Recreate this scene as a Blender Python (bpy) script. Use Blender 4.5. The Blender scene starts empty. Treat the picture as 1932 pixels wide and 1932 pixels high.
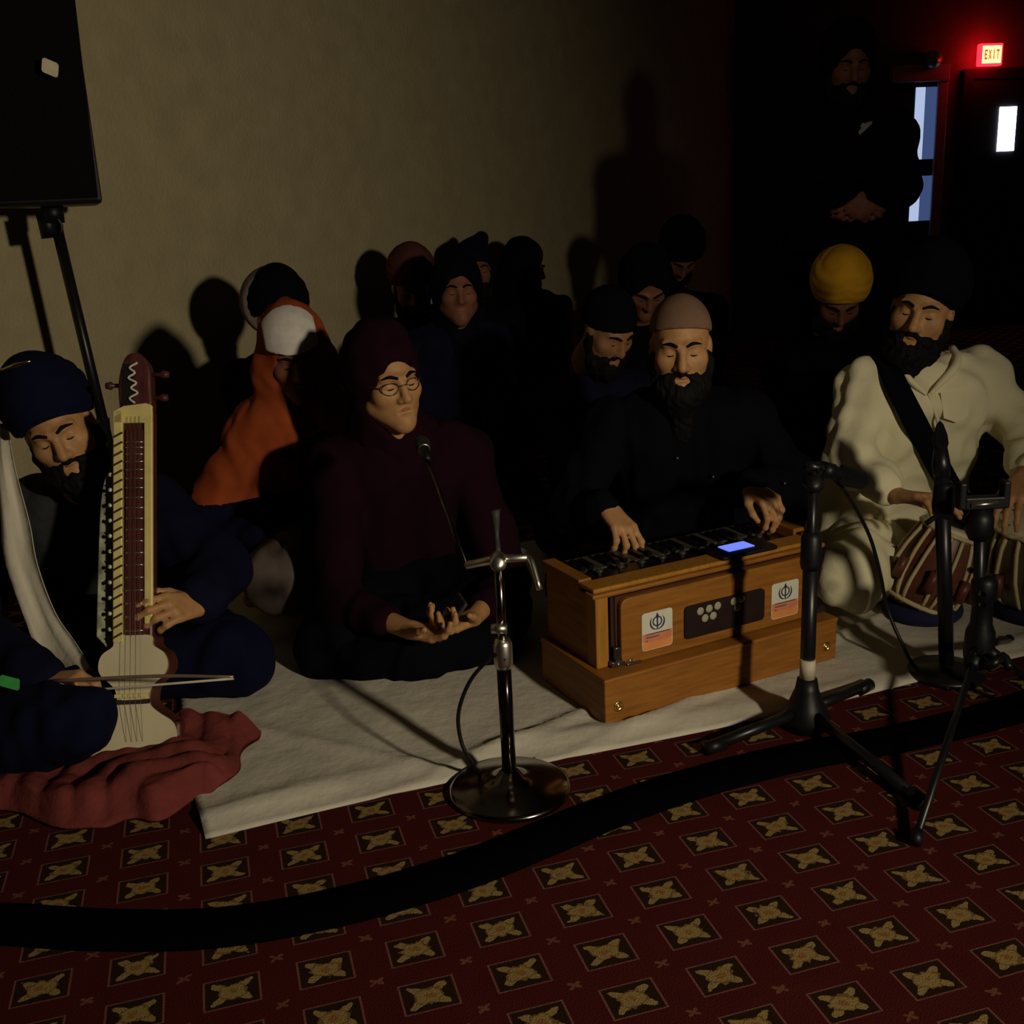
import bpy, math, random
import numpy as np
from mathutils import Vector, Matrix

# ------------------------------------------------------------------ camera
scene = bpy.context.scene
COL = scene.collection
F, PITCH, ROLL, H = 2000.0, 0.275, 0.0476, 1.15


def cam_axes():
    cp, sp = math.cos(PITCH), math.sin(PITCH)
    m = np.array([[1, 0, 0], [0, -sp, -cp], [0, cp, -sp]])
    cr, sr = math.cos(ROLL), math.sin(ROLL)
    return np.array([[cr, sr, 0], [-sr, cr, 0], [0, 0, 1]]) @ m


AX = cam_axes()
camd = bpy.data.cameras.new('camera')
camd.sensor_fit = 'HORIZONTAL'
camd.sensor_width = 36.0
camd.lens = 36.0 * F / 1932.0
camd.clip_start = 0.05
cam = bpy.data.objects.new('camera', camd)
COL.objects.link(cam)
mw = Matrix.Identity(4)
for r in range(3):
    mw[r][0] = AX[0][r]
    mw[r][1] = -AX[1][r]
    mw[r][2] = -AX[2][r]
mw[2][3] = H
cam.matrix_world = mw
scene.camera = cam

# ------------------------------------------------------------------ world, lights, exposure
world = bpy.data.worlds.new('world')
scene.world = world
world.use_nodes = True
bg = world.node_tree.nodes['Background']
bg.inputs[0].default_value = (0.35, 0.35, 1.0, 1)
bg.inputs[1].default_value = 0.0012

# hand-held video lamp, to the right of the photographer
lamp = bpy.data.lights.new('video_lamp', 'SPOT')
lamp.energy = 245
lamp.color = (1.0, 0.86, 0.62)
lamp.spot_size = math.radians(84)
lamp.spot_blend = 1.0
lamp.shadow_soft_size = 0.09
lo = bpy.data.objects.new('video_lamp', lamp)
COL.objects.link(lo)
lo.location = (1.79, -0.43, 1.45)
lo.rotation_euler = (Vector((-1.05, 2.95, 0.75)) - lo.location).to_track_quat('-Z', 'Y').to_euler()

vs = scene.view_settings
vs.view_transform = 'Standard'
try:
    vs.look = 'None'
except Exception:
    pass
vs.exposure = 0.0
vs.gamma = 1.0
vs.use_curve_mapping = False


# ------------------------------------------------------------------ point helpers
def A3(*p):
    return np.array(p, float)


def ray(x, y):
    return AX.T @ np.array([(x - 966) / F, (y - 966) / F, 1.0])


def at(x, y, Y):
    d = ray(x, y)
    return np.array([0, 0, H]) + d * (Y / d[1])


def flo(x, y, z=0.0):
    d = ray(x, y)
    return np.array([0, 0, H]) + d * ((z - H) / d[2])


def unit(v):
    v = np.asarray(v, float)
    return v / (np.linalg.norm(v) + 1e-12)


# ------------------------------------------------------------------ materials
MATS = {}


def mat(name, col, rough=0.8, metal=0.0, nscale=30.0, namt=0.12, bump=0.0, bscale=None, emit=None, estr=0.0, spec=0.3, stretch=None, sheen=0.0):
    if name in MATS:
        return MATS[name]
    m = bpy.data.materials.new(name)
    m.use_nodes = True
    nt = m.node_tree
    b = nt.nodes['Principled BSDF']
    b.inputs['Roughness'].default_value = rough
    b.inputs['Metallic'].default_value = metal
    b.inputs['Specular IOR Level'].default_value = spec
    if sheen:
        b.inputs['Sheen Weight'].default_value = sheen
    tc = nt.nodes.new('ShaderNodeTexCoord')
    mp = nt.nodes.new('ShaderNodeMapping')
    nt.links.new(tc.outputs['Object'], mp.inputs[0])
    if stretch:
        mp.inputs['Scale'].default_value = stretch
    n = nt.nodes.new('ShaderNodeTexNoise')
    n.inputs['Scale'].default_value = nscale
    n.inputs['Detail'].default_value = 5
    nt.links.new(mp.outputs[0], n.inputs['Vector'])
    cr = nt.nodes.new('ShaderNodeValToRGB')
    c0 = [max(0, c * (1 - namt)) for c in col]
    c1 = [min(1, c * (1 + namt)) for c in col]
    cr.color_ramp.elements[0].position = 0.3
    cr.color_ramp.elements[1].position = 0.7
    cr.color_ramp.elements[0].color = (*c0, 1)
    cr.color_ramp.elements[1].color = (*c1, 1)
    nt.links.new(n.outputs['Fac'], cr.inputs[0])
    nt.links.new(cr.outputs[0], b.inputs['Base Color'])
    if bump:
        n2 = nt.nodes.new('ShaderNodeTexNoise')
        n2.inputs['Scale'].default_value = bscale or nscale
        n2.inputs['Detail'].default_value = 4
        nt.links.new(mp.outputs[0], n2.inputs['Vector'])
        bp = nt.nodes.new('ShaderNodeBump')
        bp.inputs['Strength'].default_value = bump
        bp.inputs['Distance'].default_value = 0.01
        nt.links.new(n2.outputs['Fac'], bp.inputs['Height'])
        nt.links.new(bp.outputs[0], b.inputs['Normal'])
    if emit:
        b.inputs['Emission Color'].default_value = (*emit, 1)
        b.inputs['Emission Strength'].default_value = estr
    MATS[name] = m
    return m


BLACK = mat('black_cloth', (0.0035, 0.0035, 0.006), 0.95, spec=0.05)
NAVY = mat('navy_cloth', (0.004, 0.005, 0.022), 0.9, spec=0.08)
DARKBLUE = mat('dark_blue_cloth', (0.006, 0.006, 0.02), 0.9, spec=0.05)
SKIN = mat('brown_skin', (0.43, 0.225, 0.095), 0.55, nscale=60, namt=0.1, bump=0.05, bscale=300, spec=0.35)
SKIN_SHADED = mat('shaded_skin', (0.20, 0.075, 0.045), 0.6, nscale=60, namt=0.1, spec=0.3)  # skin darkened in colour to stand in for lamp falloff on people behind
HAIR = mat('black_hair', (0.004, 0.0035, 0.004), 0.7, nscale=200, bump=0.5, bscale=250, spec=0.15, stretch=(1, 1, .2))
LIP = mat('lips', (0.34, 0.13, 0.075), 0.5)
BPLASTIC = mat('black_plastic', (0.006, 0.006, 0.008), 0.45, spec=0.3)
BMETAL = mat('black_metal', (0.008, 0.008, 0.01), 0.35, spec=0.4)
CHROME = mat('chrome', (0.75, 0.73, 0.66), 0.33, 1.0, namt=0.03)
DCHROME = mat('dark_chrome', (0.24, 0.21, 0.19), 0.17, 1.0, namt=0.03)
BRASS = mat('brass', (0.65, 0.45, 0.16), 0.3, 1.0)
IVORY = mat('ivory', (0.66, 0.56, 0.22), 0.4, nscale=20)


# ------------------------------------------------------------------ object helpers
def mesh_obj(name, V, Fc, m, base=None, parent=None, smooth=True, bevel=0.0, sub=0):
    V = np.asarray(V, float).reshape(-1, 3)
    if base is not None:
        V = V - base
    me = bpy.data.meshes.new(name)
    if isinstance(Fc, np.ndarray) and Fc.ndim == 2 and Fc.shape[1] == 4:
        nf = len(Fc)
        me.vertices.add(len(V))
        me.vertices.foreach_set('co', V.astype(np.float32).ravel())
        me.loops.add(nf * 4)
        me.loops.foreach_set('vertex_index', Fc.astype(np.int32).ravel())
        me.polygons.add(nf)
        me.polygons.foreach_set('loop_start', np.arange(0, nf * 4, 4, dtype=np.int32))
        me.update(calc_edges=True)
    else:
        me.from_pydata([tuple(v) for v in V], [], [tuple(int(i) for i in f) for f in Fc])
        me.update()
    me.validate()
    if smooth:
        me.polygons.foreach_set('use_smooth', np.ones(len(me.polygons), bool))
    me.materials.append(m)
    o = bpy.data.objects.new(name, me)
    COL.objects.link(o)
    if parent is not None:
        o.parent = parent
    if bevel:
        bm = o.modifiers.new('bevel', 'BEVEL')
        bm.width = bevel
        bm.segments = 2
        bm.limit_method = 'ANGLE'
    if sub:
        sm = o.modifiers.new('sub', 'SUBSURF')
        sm.levels = sm.render_levels = sub
    return o


def tag(o, label=None, cat=None, group=None, kind=None):
    if label:
        o['label'] = label
    if cat:
        o['category'] = cat
    if group:
        o['group'] = group
    if kind:
        o['kind'] = kind
    return o


class Thing:
    """an Empty at the thing's base which parents its parts; parts are given in world coordinates"""

    def __init__(self, name, base, label, cat, group=None):
        self.base = np.asarray(base, float)
        self.o = bpy.data.objects.new(name, None)
        self.o.empty_display_size = 0.05
        self.o.location = self.base
        COL.objects.link(self.o)
        tag(self.o, label, cat, group)

    def part(self, name, VF, m, parent=None, label=None, **k):
        o = mesh_obj(name, VF[0], VF[1], m, self.base, parent or self.o, **k)
        if label:
            o['label'] = label
        return o


def single(name, VF, m, label, cat, base=None, group=None, kind=None, **k):
    V = np.asarray(VF[0], float)
    b = np.array([V[:, 0].mean(), V[:, 1].mean(), V[:, 2].min()]) if base is None else base
    o = mesh_obj(name, V, VF[1], m, b, None, **k)
    o.location = b
    return tag(o, label, cat, group, kind)


def join(*parts):
    V, Fc, n = [], [], 0
    for v, f in parts:
        v = np.asarray(v, float).reshape(-1, 3)
        V.append(v)
        Fc += [tuple(int(i) + n for i in q) for q in f]
        n += len(v)
    return np.concatenate(V), Fc


def frame_of(d):
    d = unit(d)
    r = A3(0, 0, 1) if abs(d[2]) < 0.9 else A3(1, 0, 0)
    a = unit(np.cross(d, r))
    return a, np.cross(a, d) * -1, d


def smooth_path(P, n=6):
    P = [np.asarray(p, float) for p in P]
    if len(P) < 3:
        return P
    Q = [2 * P[0] - P[1]] + P + [2 * P[-1] - P[-2]]
    out = []
    for i in range(1, len(Q) - 2):
        p0, p1, p2, p3 = Q[i - 1], Q[i], Q[i + 1], Q[i + 2]
        for k in range(n):
            t = k / n
            out.append(0.5 * ((2 * p1) + (-p0 + p2) * t + (2 * p0 - 5 * p1 + 4 * p2 - p3) * t * t + (-p0 + 3 * p1 - 3 * p2 + p3) * t ** 3))
    out.append(P[-1])
    return out


def tube(P, r, seg=12, smooth=0):
    if smooth:
        n0 = len(P)
        if not np.isscalar(r):
            xs = np.linspace(0, 1, n0)
            P2 = smooth_path(P, smooth)
            r = np.interp(np.linspace(0, 1, len(P2)), xs, r)
            P = P2
        else:
            P = smooth_path(P, smooth)
    P = [np.asarray(p, float) for p in P]
    n = len(P)
    rs = [r] * n if np.isscalar(r) else list(r)
    V, Fc = [], []
    d = unit(P[1] - P[0])
    a, b, _ = frame_of(d)
    for i, p in enumerate(P):
        d2 = unit((P[min(i + 1, n - 1)] - P[max(i - 1, 0)]))
        a = unit(a - d2 * (a @ d2))
        b = np.cross(d2, a)
        for k in range(seg):
            t = 2 * math.pi * k / seg
            V.append(p + rs[i] * (math.cos(t) * a + math.sin(t) * b))
    for i in range(n - 1):
        for k in range(seg):
            k2 = (k + 1) % seg
            Fc.append((i * seg + k, i * seg + k2, (i + 1) * seg + k2, (i + 1) * seg + k))
    Fc.append(tuple(range(seg))[::-1])
    Fc.append(tuple((n - 1) * seg + k for k in range(seg)))
    return np.array(V), Fc


def lathe(o, axis, prof, seg=32):
    a, b, d = frame_of(axis)
    o = np.asarray(o, float)
    V, Fc = [], []
    for r_, h_ in prof:
        for k in range(seg):
            t = 2 * math.pi * k / seg
            V.append(o + d * h_ + r_ * (math.cos(t) * a + math.sin(t) * b))
    n = len(prof)
    for i in range(n - 1):
        for k in range(seg):
            k2 = (k + 1) % seg
            Fc.append((i * seg + k, i * seg + k2, (i + 1) * seg + k2, (i + 1) * seg + k))
    Fc.append(tuple(range(seg))[::-1])
    Fc.append(tuple((n - 1) * seg + k for k in range(seg)))
    return np.array(V), Fc


def obox(c, ax, hs):
    """box with centre c, axes ax (3 unit vectors), half sizes hs"""
    c = np.asarray(c, float)
    V = []
    for sx in (-1, 1):
        for sy in (-1, 1):
            for sz in (-1, 1):
                V.append(c + sx * hs[0] * ax[0] + sy * hs[1] * ax[1] + sz * hs[2] * ax[2])
    Fc = [(0, 1, 3, 2), (4, 6, 7, 5), (0, 4, 5, 1), (2, 3, 7, 6), (0, 2, 6, 4), (1, 5, 7, 3)]
    return np.array(V), Fc


WAX = (A3(1, 0, 0), A3(0, 1, 0), A3(0, 0, 1))


def prism(poly, o, u, v, th):
    """2D polygon in plane (u, v) at o, extruded by th along u x v"""
    n = unit(np.cross(u, v))
    k = len(poly)
    V = [o + u * p[0] + v * p[1] for p in poly] + [o + u * p[0] + v * p[1] + n * th for p in poly]
    Fc = [tuple(range(k))[::-1], tuple(range(k, 2 * k))]
    for i in range(k):
        j = (i + 1) % k
        Fc.append((i, j, k + j, k + i))
    return np.array(V), Fc


def rrect(x0, x1, y0, y1, r, n=5):
    out = []
    for cx, cy, t0 in ((x1 - r, y1 - r, 0), (x0 + r, y1 - r, 90), (x0 + r, y0 + r, 180), (x1 - r, y0 + r, 270)):
        for i in range(n + 1):
            t = math.radians(t0 + 90 * i / n)
            out.append((cx + r * math.cos(t), cy + r * math.sin(t)))
    return out


def ring2d(r0, r1, n=28, t0=0, t1=360):
    """2D closed band polygon as quads -> list of polys"""
    polys = []
    for i in range(n):
        a = math.radians(t0 + (t1 - t0) * i / n)
        b = math.radians(t0 + (t1 - t0) * (i + 1) / n)
        polys.append([(r0 * math.cos(a), r0 * math.sin(a)), (r1 * math.cos(a), r1 * math.sin(a)), (r1 * math.cos(b), r1 * math.sin(b)), (r0 * math.cos(b), r0 * math.sin(b))])
    return polys


def ribbon(C, W, N, th=0.006, seg=6, sub=5, wave=0.006, seed=1):
    """cloth band: centreline C, half-width vectors W, outward normals N"""
    rnd = random.Random(seed)
    C = smooth_path(C, sub)
    W = smooth_path(W, sub)
    N = smooth_path(N, sub)
    n = len(C)
    V, Fc = [], []
    ph = [rnd.uniform(0, 6) for _ in range(3)]
    for side in (1, 0):
        for i in range(n):
            for k in range(seg + 1):
                s = -1 + 2 * k / seg
                dz = wave * (math.sin(s * 4 + ph[0] + i * .15) + .5 * math.sin(s * 9 + ph[1] - i * .2))
                V.append(C[i] + W[i] * s + unit(N[i]) * (dz + (th if side else 0)))
    m = seg + 1
    off = n * m
    for i in range(n - 1):
        for k in range(seg):
            a = i * m + k
            q = (a, a + 1, a + 1 + m, a + m)
            Fc.append(q)
            Fc.append(tuple(off + x for x in q[::-1]))
    for i in range(n - 1):
        for k in (0, seg):
            a = i * m + k
            Fc.append((a, a + m, off + a + m, off + a))
    for i in (0, n - 1):
        for k in range(seg):
            a = i * m + k
            Fc.append((a, a + 1, off + a + 1, off + a))
    return np.array(V), Fc


# ------------------------------------------------------------------ signed distance fields -> meshes
def smin(a, b, k):
    if k <= 0:
        return np.minimum(a, b)
    h = np.maximum(k - np.abs(a - b), 0) / k
    return np.minimum(a, b) - h * h * k * 0.25


class Field:
    def __init__(self, lo, hi, vox):
        self.vox = vox
        self.lo = np.asarray(lo, float) - 3 * vox
        n = np.ceil((np.asarray(hi, float) + 3 * vox - self.lo) / vox).astype(int) + 1
        self.n = n
        self.d = np.full(n, 0.5, np.float32)
        self.ax = [(self.lo[i] + vox * np.arange(n[i])).astype(np.float32) for i in range(3)]

    def _sub(self, lo, hi):
        i0 = np.clip(np.floor((np.asarray(lo) - self.lo) / self.vox).astype(int), 0, self.n)
        i1 = np.clip(np.ceil((np.asarray(hi) - self.lo) / self.vox).astype(int) + 1, 0, self.n)
        sl = tuple(slice(i0[i], i1[i]) for i in range(3))
        g = (self.ax[0][sl[0]][:, None, None], self.ax[1][sl[1]][None, :, None], self.ax[2][sl[2]][None, None, :])
        return sl, g

    def apply(self, fn, lo, hi, k, op='add'):
        mg = max(k, 0) + 4 * self.vox
        sl, g = self._sub(np.asarray(lo) - mg, np.asarray(hi) + mg)
        if min(s.stop - s.start for s in sl) <= 0:
            return
        p = fn(*g).astype(np.float32)
        cur = self.d[sl]
        if op == 'add':
            self.d[sl] = smin(cur, p, k)
        elif op == 'sub':
            self.d[sl] = -smin(-cur, p, k)

    def cone(self, a, b, ra, rb, k=0.02, op='add'):
        a = np.asarray(a, float)
        b = np.asarray(b, float)
        ab = b - a
        L2 = float(ab @ ab) + 1e-9
        R = max(ra, rb)

        def fn(x, y, z):
            dx, dy, dz = x - a[0], y - a[1], z - a[2]
            t = np.clip((dx * ab[0] + dy * ab[1] + dz * ab[2]) / L2, 0, 1)
            return np.sqrt((dx - t * ab[0]) ** 2 + (dy - t * ab[1]) ** 2 + (dz - t * ab[2]) ** 2) - (ra + (rb - ra) * t)
        self.apply(fn, np.minimum(a, b) - R, np.maximum(a, b) + R, k, op)

    def ball(self, c, r, k=0.02, op='add'):
        self.cone(c, np.asarray(c, float) + 1e-4, r, r, k, op)

    def ell(self, c, R, rad, k=0.02, op='add', cut=None, wrap=None):
        """ellipsoid in frame R (columns = local axes); cut(lx, ly, lz) -> extra distance for intersection"""
        c = np.asarray(c, float)
        R = np.asarray(R, float)
        rad = np.asarray(rad, float)
        ext = np.sqrt(((R * rad) ** 2).sum(1)) + 0.01

        def fn(x, y, z):
            dx, dy, dz = x - c[0], y - c[1], z - c[2]
            l = [dx * R[0, i] + dy * R[1, i] + dz * R[2, i] for i in range(3)]
            k0 = np.sqrt((l[0] / rad[0]) ** 2 + (l[1] / rad[1]) ** 2 + (l[2] / rad[2]) ** 2)
            k1 = np.sqrt((l[0] / rad[0] ** 2) ** 2 + (l[1] / rad[1] ** 2) ** 2 + (l[2] / rad[2] ** 2) ** 2) + 1e-6
            d = k0 * (k0 - 1.0) / k1
            if wrap is not None:
                d = d - wrap(*l)
            if cut is not None:
                d = np.maximum(d, cut(*l))
            return d
        self.apply(fn, c - ext, c + ext, k, op)

    def mesh(self):
        d = self.d
        s = d < 0
        c = np.zeros(tuple(self.n - 1), np.uint8)
        sv = s.view(np.uint8)
        off = [(i, j, k) for i in (0, 1) for j in (0, 1) for k in (0, 1)]
        n0, n1, n2 = self.n
        for i, j, k in off:
            c += sv[i:n0 - 1 + i, j:n1 - 1 + j, k:n2 - 1 + k]
        act = (c > 0) & (c < 8)
        idx = np.argwhere(act)
        N = len(idx)
        ids = np.full(c.shape, -1, np.int32)
        ids[act] = np.arange(N)
        vals = np.stack([d[idx[:, 0] + i, idx[:, 1] + j, idx[:, 2] + k] for i, j, k in off], 1)
        acc = np.zeros((N, 3))
        cnt = np.zeros(N)
        O = np.array(off, float)
        for a in range(8):
            for b in range(a + 1, 8):
                if abs(O[a] - O[b]).sum() != 1:
                    continue
                va, vb = vals[:, a], vals[:, b]
                m = (va < 0) != (vb < 0)
                t = np.where(m, va / np.where(m, va - vb, 1), 0)
                acc += np.where(m[:, None], O[a] + t[:, None] * (O[b] - O[a]), 0)
                cnt += m
        V = self.lo + self.vox * (idx + acc / np.maximum(cnt, 1)[:, None])
        Q = []
        for ax in range(3):
            sl0 = [slice(1, -1)] * 3
            sl1 = [slice(1, -1)] * 3
            sl0[ax] = slice(0, -1)
            sl1[ax] = slice(1, None)
            e0 = s[tuple(sl0)]
            e = np.argwhere(e0 != s[tuple(sl1)])
            if not len(e):
                continue
            fl = e0[tuple(e.T)]
            p = e.copy()
            o1, o2 = (ax + 1) % 3, (ax + 2) % 3
            p[:, o1] += 1
            p[:, o2] += 1

            def cell(d1, d2):
                q = p.copy()
                q[:, o1] -= d1
                q[:, o2] -= d2
                return ids[q[:, 0], q[:, 1], q[:, 2]]
            quad = np.stack([cell(1, 1), cell(0, 1), cell(0, 0), cell(1, 0)], 1)
            quad[~fl] = quad[~fl][:, ::-1]
            Q.append(quad)
        return V, np.concatenate(Q)


def on_surface(objs, px, py, lift=.004, rad=9):
    """nearest point of these meshes seen towards (px, py)"""
    best = None
    for o in objs:
        n = len(o.data.vertices)
        co = np.zeros(n * 3, np.float32)
        o.data.vertices.foreach_get('co', co)
        b = o.parent.location if o.parent else o.location
        W = co.reshape(-1, 3).astype(float) + np.array(b)
        q = (W - A3(0, 0, H)) @ AX.T
        u = q[:, :2] / q[:, 2:] * F + 966
        m = ((u[:, 0] - px) ** 2 + (u[:, 1] - py) ** 2) < rad * rad
        if m.any():
            d = q[m, 2].min()
            best = d if best is None else min(best, d)
    r_ = ray(px, py)
    f_ = AX[2]
    t_ = (best - lift) / (r_ @ f_)
    return A3(0, 0, H) + r_ * t_


def bounds(pts, r):
    P = np.array(pts)
    return P.min(0) - r, P.max(0) + r


def wrinkle(VF, amp, wl, seed, vscale=1.0):
    """push vertices along their normals by fold-like waves"""
    V, Q = VF
    rnd = np.random.RandomState(seed)
    e1 = V[Q[:, 2]] - V[Q[:, 0]]
    e2 = V[Q[:, 3]] - V[Q[:, 1]]
    fn = np.cross(e1, e2)
    nn = np.zeros_like(V)
    for k in range(4):
        np.add.at(nn, Q[:, k], fn)
    nn /= np.linalg.norm(nn, axis=1)[:, None] + 1e-12
    h = np.zeros(len(V))
    for k in range(4):
        w = 2 * math.pi / (wl * (0.6 + 0.9 * rnd.rand()))
        dr = unit(rnd.randn(3) * A3(1, 1, .5))
        d2 = unit(rnd.randn(3))
        s = np.sin(V @ dr * w + 2.2 * np.sin(V @ d2 * w * .45 + rnd.rand() * 6) + rnd.rand() * 6)
        h += np.sign(s) * np.abs(s) ** 0.8
    return V + nn * (h * amp / 2.2)[:, None], Q


# ------------------------------------------------------------------ people
def head_frame(fwd, roll=0.0):
    """columns: right-hand side axis, forward, up ; roll in degrees, positive lifts the image-right side"""
    f = unit(fwd)
    up = A3(0, 0, 1)
    x = unit(np.cross(f, up))
    z = np.cross(x, f)
    t = math.radians(-roll)
    x2 = x * math.cos(t) + z * math.sin(t)
    z2 = np.cross(x2, f)
    return np.stack([x2, f, z2], 1)


def head_prims(B, c, R, s=1.0, mouth=0.0):
    def P(x, y, z):
        return c + R @ (A3(x, y, z) * s)

    B.ell(P(0, -.018, .032), R, A3(.074, .094, .086) * s, .02)
    B.ell(P(0, .024, -.035), R, A3(.062, .066, .082) * s, .03)
    B.cone(P(-.052, .012, -.06), P(0, .066, -.098), .022 * s, .024 * s, .03)
    B.cone(P(.052, .012, -.06), P(0, .066, -.098), .022 * s, .024 * s, .03)
    B.ball(P(0, .071, -.101), .021 * s, .02)
    for q in (-1, 1):
        B.ball(P(q * .041, .052, -.022), .027 * s, .02)
        B.cone(P(q * .012, .083, .022), P(q * .044, .066, .026), .010 * s, .009 * s, .012)
        B.ball(P(q * .031, .094, .002), .0145 * s, .012, 'sub')
        B.ell(P(q * .031, .068, .002), R, A3(.0165, .0135, .0125) * s, .004)
        B.ell(P(q * .075, -.006, -.008), R, A3(.009, .019, .031) * s, .008)
    B.cone(P(0, .084, .014), P(0, .106, -.030), .0085 * s, .0125 * s, .01)
    for q in (-1, 1):
        B.ball(P(q * .0125, .094, -.035), .0092 * s, .008)
    B.cone(P(-.019, .080, -.0615), P(.019, .080, -.0615), .0065 * s, .0065 * s, .008)
    B.cone(P(-.016, .081, -.0735 - mouth), P(.016, .081, -.0735 - mouth), .0072 * s, .0072 * s, .008)
    B.cone(P(-.021, .089, -.0672 - mouth / 2), P(.021, .089, -.0672 - mouth / 2), .0022 * s + mouth / 2, .0022 * s + mouth / 2, .003, 'sub')
    B.cone(P(0, -.02, -.05), P(0, -.035, -.16), .056 * s, .058 * s, .03)
    return P


def hand_prims(B, w, f, p, right, curl=(40, 45, 50, 55), thumb=(35, 25), spread=4, s=1.0):
    """palm and five fingers from wrist w ; f finger direction, p palm normal"""
    f = unit(f)
    p = unit(p - f * (p @ f))
    t = np.cross(f, p) * (1 if right else -1)
    L = [(.043, .026, .019), (.048, .030, .021), (.044, .028, .020), (.034, .020, .017)]
    pal = (.086, .090, .085, .077)
    lat = (.029, .0095, -.0105, -.030)
    k = .007
    for i in range(4):
        kn = w + f * pal[i] * s + t * lat[i] * s
        B.cone(w + t * lat[i] * .55 * s + f * .008 * s, kn, .0145 * s, .0105 * s, .012)
        ang = 0
        sp = math.radians(spread * (1.5 - i))
        base = f * math.cos(sp) + t * math.sin(sp)
        q = kn
        c = math.radians(curl[i])
        for j, m in enumerate((.75, 1.0, .7)):
            ang += c * m
            d = base * math.cos(ang) + p * math.sin(ang)
            q2 = q + d * L[i][j] * s
            B.cone(q, q2, (.0092 - .0009 * j) * s, (.0085 - .0009 * j) * s, k if j else .006)
            q = q2
    tb = w + f * .022 * s + t * .022 * s + p * .006 * s
    a1, a2 = math.radians(thumb[0]), math.radians(thumb[1])
    d = unit(f * math.cos(a1) + t * math.sin(a1) + p * .35)
    q = tb + d * .040 * s
    B.cone(tb, q, .0145 * s, .011 * s, .012)
    d2 = unit(f * math.cos(a1 - a2) + t * math.sin(a1 - a2) + p * .45)
    q2 = q + d2 * .032 * s
    B.cone(q, q2, .0105 * s, .0095 * s, .006)
    d3 = unit(f * math.cos(a1 - 2 * a2) + t * math.sin(a1 - 2 * a2) + p * .5)
    B.cone(q2, q2 + d3 * .024 * s, .0092 * s, .0075 * s, .006)


def sit(px, py, face=0.0, lean=0.0, s=1.0, zc=0.55):
    """joints of a cross-legged figure with its pelvis over (px, py); face = degrees turned to image right"""
    a = math.radians(face)
    Fv = A3(math.sin(a), -math.cos(a), 0)
    S = A3(math.cos(a), math.sin(a), 0)
    o = A3(px, py, 0)
    z = A3(0, 0, 1)
    J = dict(pel=o + z * .13, chest=o + Fv * (.03 + lean) + z * zc)
    for n, q in (('a', -1), ('b', 1)):       # a = image left, b = image right
        J['sh' + n] = J['chest'] + S * q * .175 * s + z * .0
        J['el' + n] = o + S * q * .25 * s + Fv * (.06 + lean) + z * (zc - .26)
        J['wr' + n] = o + S * q * .075 * s + Fv * (.28) + z * .2
        J['kn' + n] = o + S * q * .31 * s + Fv * .24 + z * .1
        J['an' + n] = o - S * q * .10 * s + Fv * .30 + z * .07
    J['F'], J['S'] = Fv, S
    return J


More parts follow.
